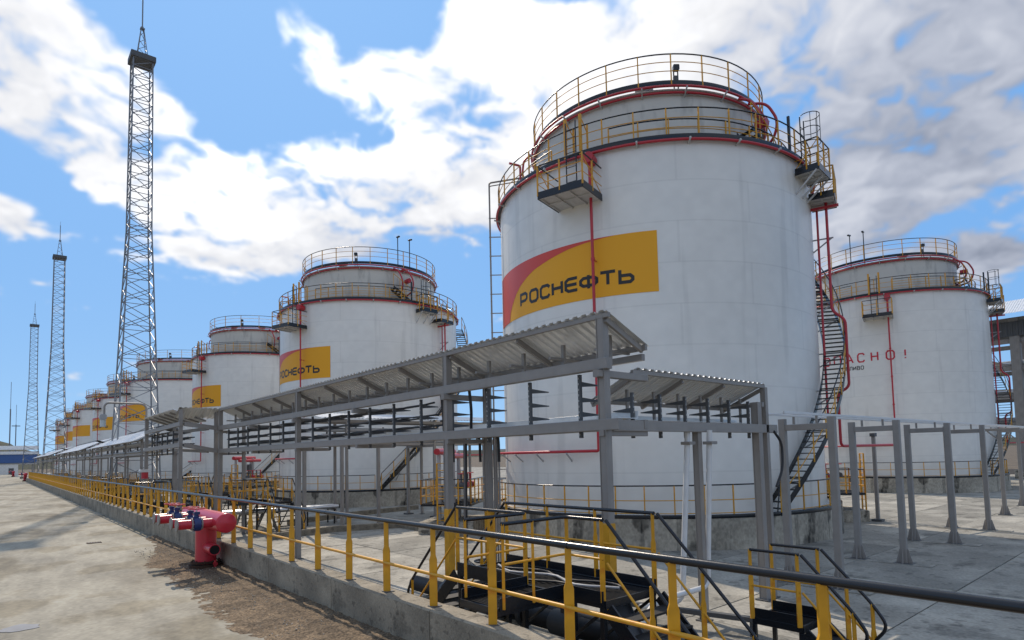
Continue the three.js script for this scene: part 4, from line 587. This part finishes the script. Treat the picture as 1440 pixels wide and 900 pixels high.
// ------------------------------------------------------------------ valve stations beside the tanks
function station(label, x, z, turn, low) {
  const t = thing('valve_station', label, 'valve station', [x, G, z]); t.rotation.y = turn;
  part('foundation', bx(0, 0.25, 0, 3.2, 0.5, 2.4, 0.02), M.plinth, t); grating(t, 'deck', -1.5, 1.5, -1.1, 1.1, 1.25);
  for (const [a, b] of [[[-1.5, 1.1], [1.5, 1.1]], [[-1.5, -1.1], [1.5, -1.1]], [[-1.5, -1.1], [-1.5, 1.1]]]) { part('top_rail', rod([a[0], 2.3, a[1]], [b[0], 2.3, b[1]], 0.024, 6), M.black, t); each('mid_rail', [1.6, 1.95].map((y) => rod([a[0], y, a[1]], [b[0], y, b[1]], 0.018, 6)), M.yellow, t); for (let k = 0; k <= 4; k++) part('post', bar([mix(a[0], b[0], k / 4), 1.25, mix(a[1], b[1], k / 4)], [mix(a[0], b[0], k / 4), 2.3, mix(a[1], b[1], k / 4)], 0.05, 0.05), M.yellow, t); }
  if (!low) for (let k = 0; k < 5; k++) part('riser', rod([-1.1 + k * 0.5, 0.4, -0.4 + (k % 2) * 0.5], [-1.1 + k * 0.5, 3.5, -0.4 + (k % 2) * 0.5], 0.09, 10), M.greyLight, t);
  if (!low) part('header', [rod([-1.4, 3.5, -0.4], [1.4, 3.5, -0.4], 0.14, 12), rod([-1.4, 3.3, 0.1], [1.4, 3.3, 0.1], 0.12, 12)], M.red, t);
  for (let k = 0; k < 4; k++) { part('valve', [rod([-0.9 + k * 0.55, 2.0, 0.35], [-0.9 + k * 0.55, 2.0, 0.75], 0.14, 12), rod([-0.9 + k * 0.55, 2.0, 0.55], [-0.9 + k * 0.55, 2.5, 0.55], 0.05, 8)], k % 2 ? M.red : M.greyDark, t); part('handwheel', tube(Array.from({ length: 16 }, (_, i) => [-0.9 + k * 0.55 + 0.16 * Math.cos(i * Math.PI / 8), 2.52, 0.55 + 0.16 * Math.sin(i * Math.PI / 8)]), 0.018, 5, true), M.red, t); }
  const l = part('yellow_ladder', [bar([-1.75, 0, -0.3], [-1.75, 3.0, -0.3], 0.06, 0.06), bar([-1.75, 0, 0.2], [-1.75, 3.0, 0.2], 0.06, 0.06)], M.yellow, t); for (let y = 0.3; y < 3; y += 0.3) part('rung', rod([-1.75, y, -0.3], [-1.75, y, 0.2], 0.016, 5), M.yellow, l);
  part('actuator', [bx(0.6, 2.75, -0.4, 0.5, 0.5, 0.4, 0.05), rod([0.6, 2.2, -0.4], [0.6, 2.6, -0.4], 0.08, 8)], M.greyDark, t);
}
station('cluster of red piping, valves and yellow railing between the two nearest tanks', 15.9, -22.6, 0.7); station('valve station with yellow railing between the second and third tanks', 15.6, -50.5, 0.7); station('valve station with yellow rails at the right foot of the largest tank', 29.3, -12.2, 2.2, true); station('valve station with yellow rails at the foot of the right tank', 64.5, -14.0, 2.0, true);

// ------------------------------------------------------------------ red fire manifold at the wall
function makeManifold(label) {
  const t = thing('fire_manifold', label, 'fire manifold', [4.0, 0, -16.15], 'red fire water manifolds along the wall');
  part('riser', rod([0, 0.1, 0], [0, 1.1, 0], 0.235, 28), M.redGloss, t); const b = part('base_flange', [rod([0, 0.0, 0], [0, 0.1, 0], 0.36, 28), rod([0, 0.12, 0], [0, 0.17, 0], 0.33, 28)], M.rust, t); each('bolt', Array.from({ length: 10 }, (_, i) => rod([0.3 * Math.cos(i * 0.628), 0.04, 0.3 * Math.sin(i * 0.628)], [0.3 * Math.cos(i * 0.628), 0.2, 0.3 * Math.sin(i * 0.628)], 0.016, 6)), M.rust, b);
  const dome = lathe([[0.001, 0.085], [0.09, 0.075], [0.17, 0.045], [0.21, 0.015], [0.222, 0], [0.222, -3.3], [0.21, -3.315], [0.15, -3.36], [0.001, -3.385]], 32, 1, 1); dome.rotateX(Math.PI / 2); dome.translate(0.06, 1.16, 1.45); part('drum', dome, M.redGloss, t);
  part('outlet', [rod([0, 0.5, 0.1], [0, 0.5, 0.76], 0.125, 20), tube(Array.from({ length: 24 }, (_, i) => [0.118 * Math.cos(i * Math.PI / 12), 0.5 + 0.118 * Math.sin(i * Math.PI / 12), 0.765]), 0.012, 6, true)], M.redGloss, t); part('outlet_bore', rod([0, 0.5, 0.755], [0, 0.5, 0.768], 0.112, 20), M.hollow, t);
  part('small_drain', [rod([0.12, 0.03, 0.36], [0.12, 0.2, 0.36], 0.03, 8), rod([0.12, 0.12, 0.3], [0.12, 0.12, 0.42], 0.045, 8)], M.red, t);
  for (const z of [1.05, 0.5, -0.85, -1.4]) {
    const br = part('branch', rod([0, 1.16, z], [-0.84, 1.16, z], 0.105, 18), M.redGloss, t);
    each('flange', [-0.36, -0.56, -0.86].map((x) => rod([x - 0.012, 1.16, z], [x + 0.012, 1.16, z], 0.14, 22)), M.grey, br);
    const vb = part('valve', [rod([-0.53, 1.16, z], [-0.39, 1.16, z], 0.16, 22), rod([-0.46, 1.16, z], [-0.46, 1.42, z], 0.05, 10), bx(-0.46, 1.4, z, 0.12, 0.06, 0.12)], M.blue, t); each('lug', Array.from({ length: 8 }, (_, i) => rod([-0.57, 1.16 + 0.125 * Math.sin(i * 0.785), z + 0.125 * Math.cos(i * 0.785)], [-0.35, 1.16 + 0.125 * Math.sin(i * 0.785), z + 0.125 * Math.cos(i * 0.785)], 0.013, 5)), M.greyLight, vb);
    const w = part('handwheel', tube(Array.from({ length: 24 }, (_, i) => [-0.46 + 0.17 * Math.cos(i * Math.PI / 12), 1.5, z + 0.17 * Math.sin(i * Math.PI / 12)]), 0.014, 6, true), M.red, t); each('spoke', [0, 1].map((k) => bar([-0.46 - 0.17 * Math.cos(k * 1.57), 1.5, z - 0.17 * Math.sin(k * 1.57)], [-0.46 + 0.17 * Math.cos(k * 1.57), 1.5, z + 0.17 * Math.sin(k * 1.57)], 0.03, 0.012)), M.red, w); part('stem', rod([-0.46, 1.4, z], [-0.46, 1.53, z], 0.016, 6), M.silver, w);
  }
  return t;
}
const man = makeManifold('red fire manifold with four blue valves standing on the earth at the wall');
copy(man, [4.3, 0, -128], 'tiny far red manifold at the end of the yellow fence'); copy(man, [4.0, 0, -185], 'tiny farthest red manifold at the left edge of the picture');

// ------------------------------------------------------------------ lattice lightning masts
function makeTower(label) {
  const t = thing('lattice_tower', label, 'lattice tower', [9.58, G, -62], 'grey lattice lightning towers'), y1 = 24, y2 = Yl(39), w = (y) => (y < y1 ? mix(1.72, 0.86, y / y1) : mix(0.86, 0.76, (y - y1) / (y2 - y1)));
  const cs = [[1, 1], [1, -1], [-1, -1], [-1, 1]], P = (k, y) => V(cs[k % 4][0] * w(y), y, cs[k % 4][1] * w(y));
  for (let k = 0; k < 4; k++) { const l = part('leg', [bar(P(k, 0), P(k, y1), 0.11, 0.11), bar(P(k, y1), P(k, y2), 0.1, 0.1)], M.tower, t); part('foot', bx(P(k, 0).x, 0.2, P(k, 0).z, 0.7, 0.4, 0.7, 0.02), M.kerb, l); }
  const lv = [0]; while (lv[lv.length - 1] < y2 - 0.6) lv.push(Math.min(y2, lv[lv.length - 1] + w(lv[lv.length - 1]) * (lv[lv.length - 1] < y1 ? 1.05 : 1.45)));
  for (let i = 1; i < lv.length; i++) for (let k = 0; k < 4; k++) {
    part('brace', bar(P(k, lv[i - 1]), P(k + 1, lv[i]), 0.055, 0.055), M.tower, t); if (lv[i] <= y1 + 1 && i % 2) part('brace', bar(P(k + 1, lv[i - 1]), P(k, lv[i]), 0.05, 0.05), M.tower, t);
    if (i % 2 === 0 || lv[i] > y1) part('strut', bar(P(k, lv[i]), P(k + 1, lv[i]), 0.05, 0.05), M.tower, t);
  }
  const pf = part('top_platform', bx(0, y2 + 0.04, 0, 1.95, 0.08, 1.95), M.greyDark, t); each('kick_plate', [[1, 0], [-1, 0], [0, 1], [0, -1]].map(([a, b]) => bx(a * 0.96, y2 + 0.28, b * 0.96, a ? 0.04 : 1.92, 0.4, b ? 0.04 : 1.92)), M.greyDark, pf);
  const sp = part('spire', [0, 1, 2, 3].map((k) => bar([cs[k][0] * 0.45, y2 + 0.08, cs[k][1] * 0.45], [cs[k][0] * 0.09, y2 + 3.4, cs[k][1] * 0.09], 0.06, 0.06)), M.tower, t); each('spire_brace', [0.4, 1.1, 1.8, 2.5, 3.0].flatMap((y, i) => [0, 1, 2, 3].map((k) => { const f = (q) => mix(0.45, 0.09, q / 3.4), a = cs[k], b = cs[(k + 1) % 4]; return bar([a[0] * f(y), y2 + y, a[1] * f(y)], [b[0] * f(y + 0.5), y2 + y + 0.5, b[1] * f(y + 0.5)], 0.035, 0.035); })), M.tower, sp);
  part('lightning_rod', [rod([0, y2 + 3.2, 0], [0, y2 + 6.1, 0], 0.055, 8), rod([0, y2 + 6.1, 0], [0, y2 + 6.8, 0], 0.02, 6), bx(0, y2 + 3.3, 0, 0.36, 0.1, 0.36)], M.tower, t);
  return t;
}
const tower = makeTower('tallest nearest grey lattice tower with spire, rising above the canopies'); copy(tower, [8.35, G, -132], 'middle grey lattice tower, second nearest, left of the tank row'); copy(tower, [7.8, G, -201], 'smallest leftmost grey lattice tower of the three big ones');
[[-0.6, 330, 34], [2.4, 420, 30], [6.5, 380, 44], [10.8, 470, 40]].forEach(([x, d, h], i) => { const t = thing('distant_mast', ['thin far mast at the left picture edge', 'second far mast from the left edge, slightly shorter', 'tallest of the far masts, left of the lattice towers', 'far mast with small crosspiece beside the leftmost lattice tower'][i], 'mast', [x, G, -d], 'far masts on the horizon'); part('shaft', [bar([0, 0, 0], [0, h * 0.7, 0], 0.5, 0.5), bar([0, h * 0.7, 0], [0, h, 0], 0.2, 0.2)], M.tower, t); if (i === 3) part('crosspiece', bar([-2, h * 0.68, 0], [2, h * 0.68, 0], 0.4, 0.5), M.tower, t); });

// ------------------------------------------------------------------ racks farther along the road
function farRack(label, x, z0, z1, lo, gable) {
  const t = thing('pipe_rack_canopy', label, 'pipe rack', [x, G, z0]), y = Yl, len = z1 - z0;
  for (let k = 0; k <= 4; k++) for (const dx of [0, 1.9]) column(t, dx, len * k / 4, 0, y(dx ? 4.75 : 4.05), 0.11);
  each('beam', [[0, 3.1], [1.9, 3.1], [0, 3.95], [1.9, 4.5]].map(([dx, h]) => bar([dx, y(h), 0.2], [dx, y(h), len - 0.2], 0.08, 0.12)), M.grey, t); roofRun(t, [0, y(4.2), 0.6], [0, y(4.2), len - 0.4], [2.2, 0.85, 0], [-0.35, -0.3, 0], Math.round(-len / 3), M.zincWhite);
  for (let k = 0; k < 8; k++) part('pipe', rod([0.3 + (k % 4) * 0.42, y(3.3 + (k > 3) * 0.5), 0.4], [0.3 + (k % 4) * 0.42, y(3.3 + (k > 3) * 0.5), len - 0.4], 0.07 + 0.03 * (k % 3), 8), k % 2 ? M.silver : M.greyLight, t);
  for (let k = 0; k < 8; k++) part('pipe_support', bar([0.95, y(3.1), len * (k + 0.5) / 8], [0.95, y(4.4), len * (k + 0.5) / 8], 0.08, 0.08), M.greyDark, t);
  const g = part('gable_canopy', profiled([-0.6, y(4.35), 1.2], V(0, 0, -2.4), V(1.5, 0.45, 0)), M.greyDark, t); part('gable_slope', profiled([2.4, y(4.35), 1.2], V(0, 0, -2.4), V(-1.5, 0.45, 0)), M.greyDark, g);
}
farRack('pipe rack with bright sunlit corrugated roof just beyond the nearest lattice tower', 7.0, -43, -67); farRack('farther pipe rack with bright sunlit roof left of the nearest lattice tower', 6.8, -71, -100); farRack('farthest small pipe rack with bright roof at the foot of the middle lattice tower', 6.4, -104, -150);
{
  const t = thing('road_lamp', 'grey road lamp with arched tube arm beside the nearest lattice tower', 'lamp', [6.25, G, -37.3]), y = Yl; part('post', rod([0, 0, 0], [0, y(5.0), 0], 0.07, 10), M.grey, t); part('arm', tube(bend([[0, y(4.9), 0], [0, y(5.7), 0], [-1.9, y(5.7), 0.1], [-1.9, y(5.1), 0.1]], 0.7, 10), 0.05, 8), M.grey, t); const l = part('lamp_head', [bx(-1.95, y(4.95), 0.1, 0.3, 0.3, 0.3, 0.06)], M.greyLight, t); part('lamp_glass', rod([-1.95, y(4.45), 0.1], [-1.95, y(4.8), 0.1], 0.13, 12), M.glass, l);
  const s = thing('fire_alarm_post', 'small red and white call point on a post behind the fence near the lattice tower', 'call point', [6.0, G, -36]); part('post', rod([0, 0, 0], [0, y(2.0), 0], 0.03, 8), M.grey, s); part('red_box', rod([0, y(1.75), 0], [0, y(2.1), 0], 0.16, 12), M.red, s); part('white_lid', bx(0, y(2.15), 0, 0.5, 0.14, 0.4, 0.03), M.white, s);
}
// ------------------------------------------------------------------ far left: pipe bridge and shed; right edge: pipe gallery
{
  const t = thing('pipe_bridge', 'far blue and white pipe bridge crossing the road end at the left edge', 'pipe bridge', [-14, G, -245]); part('blue_side', bx(0, 5.5, 0, 50, 2.6, 2.6, 0.05), M.bluePanel, t); part('roof_band', bx(0, 7.3, 0, 51, 0.9, 3.4, 0.05), M.zincWhite, t); part('roof_top', bx(0, 9.0, -4, 51, 1.2, 3.4, 0.05), M.zincWhite, t); for (const x of [-22, -12, -2, 8, 18, 24]) part('column', bar([x, 0, 0], [x, 4.3, 0], 0.5, 0.5), M.grey, t); each('pipe', [-0.8, 0, 0.8].map((z) => rod([-25, 3.9, z], [25, 3.9, z], 0.25, 8)), M.silver, t);
  const s = thing('white_shed', 'small far white shed under the blue pipe bridge', 'shed', [3.0, G, -238]); part('walls', bx(0, 1.9, 0, 6.4, 3.8, 4, 0.04), M.white, s); part('roof', bx(0, 3.9, 0, 6.8, 0.2, 4.4, 0.02), M.greyLight, s); part('door', bx(1.6, 1.4, 2.02, 1.2, 2.4, 0.06, 0.01), M.greyDark, s);
  const r = thing('pipe_gallery', 'tall grey pipe gallery with ribbed roof behind the right tank', 'pipe gallery', [73, G, -12]), zc = [-12, -6, 0, 6, 12];
  for (const z of zc) for (const x of [0, 5]) { const c = part('column', bar([x, 0, z], [x, Yl(14.3), z], 0.75, 0.75, 0.04), M.grey, r); part('pedestal', bx(x, 0.4, z, 1.3, 0.8, 1.3, 0.05), M.plinth, c); }
  for (const h of [4.2, 6.9, 9.6, 12.2, 14.2]) for (const x of [0, 5]) part('beam', bar([x - 0.02, Yl(h), -13], [x - 0.02, Yl(h), 13], 0.3, 0.42), M.grey, r);
  for (let i = 0; i < 4; i++) for (const [a, b] of [[4.2, 6.9], [9.6, 12.2]]) part('brace', bar([0, Yl(i % 2 ? b : a), zc[i]], [0, Yl(i % 2 ? a : b), zc[i + 1]], 0.18, 0.18), M.grey, r);
  roofRun(r, [0, Yl(16.3), -13.5], [0, Yl(16.3), 13.5], [1.5, 0, 0], [-2.5, -1.85, 0], 9, M.zincWhite); for (let k = 0; k < 14; k++) part('pipe', rod([0.6 + (k % 4) * 1.1, Yl([4.7, 7.4, 10.1, 12.7][Math.floor(k / 4)]), -13], [0.6 + (k % 4) * 1.1, Yl([4.7, 7.4, 10.1, 12.7][Math.floor(k / 4)]), 13], [0.3, 0.2, 0.38, 0.25][k % 4], 12), k % 3 ? M.silver : M.greyLight, r);
  each('cladding', [[12.6, 14.0]].map(([a, b]) => profiled([-0.45, Yl(a), -13], V(0, 0, 26), V(0, b - a, 0), 0.4, 0.06)), M.greyDark, r);
}
{ // grey patch of old paint on the road
  const sh = new THREE.Shape(Array.from({ length: 40 }, (_, i) => { const a = i / 40 * 2 * Math.PI, r = 0.75 + 0.7 * (fbm3(Math.cos(a) * 1.5 + 4, Math.sin(a) * 1.5, 3, 4) - 0.4); return new THREE.Vector2(0.3 * r * Math.cos(a), 0.32 * r * Math.sin(a)); })), g = new THREE.ExtrudeGeometry(sh, { depth: 0.003, bevelEnabled: false }); g.rotateX(-Math.PI / 2); g.translate(0.4, 0.007, -12.5);
  structure('road_patch', g, mat(0.27, 0.28, 0.3, { roughness: 0.8, map: paintTex }));
}
{ // iron cover in the road
  const t = thing('drain_cover', 'small dark iron cover set in the pale road', 'drain cover', [2.6, 0.006, -24]); part('frame', bx(0, 0.002, 0, 0.4, 0.012, 0.36, 0.004), M.rust, t); each('bar', [-0.14, -0.07, 0, 0.07, 0.14].map((x) => bx(x, 0.01, 0, 0.035, 0.01, 0.3, 0.003)), M.soot, t);
}
renderer.render(scene, camera);
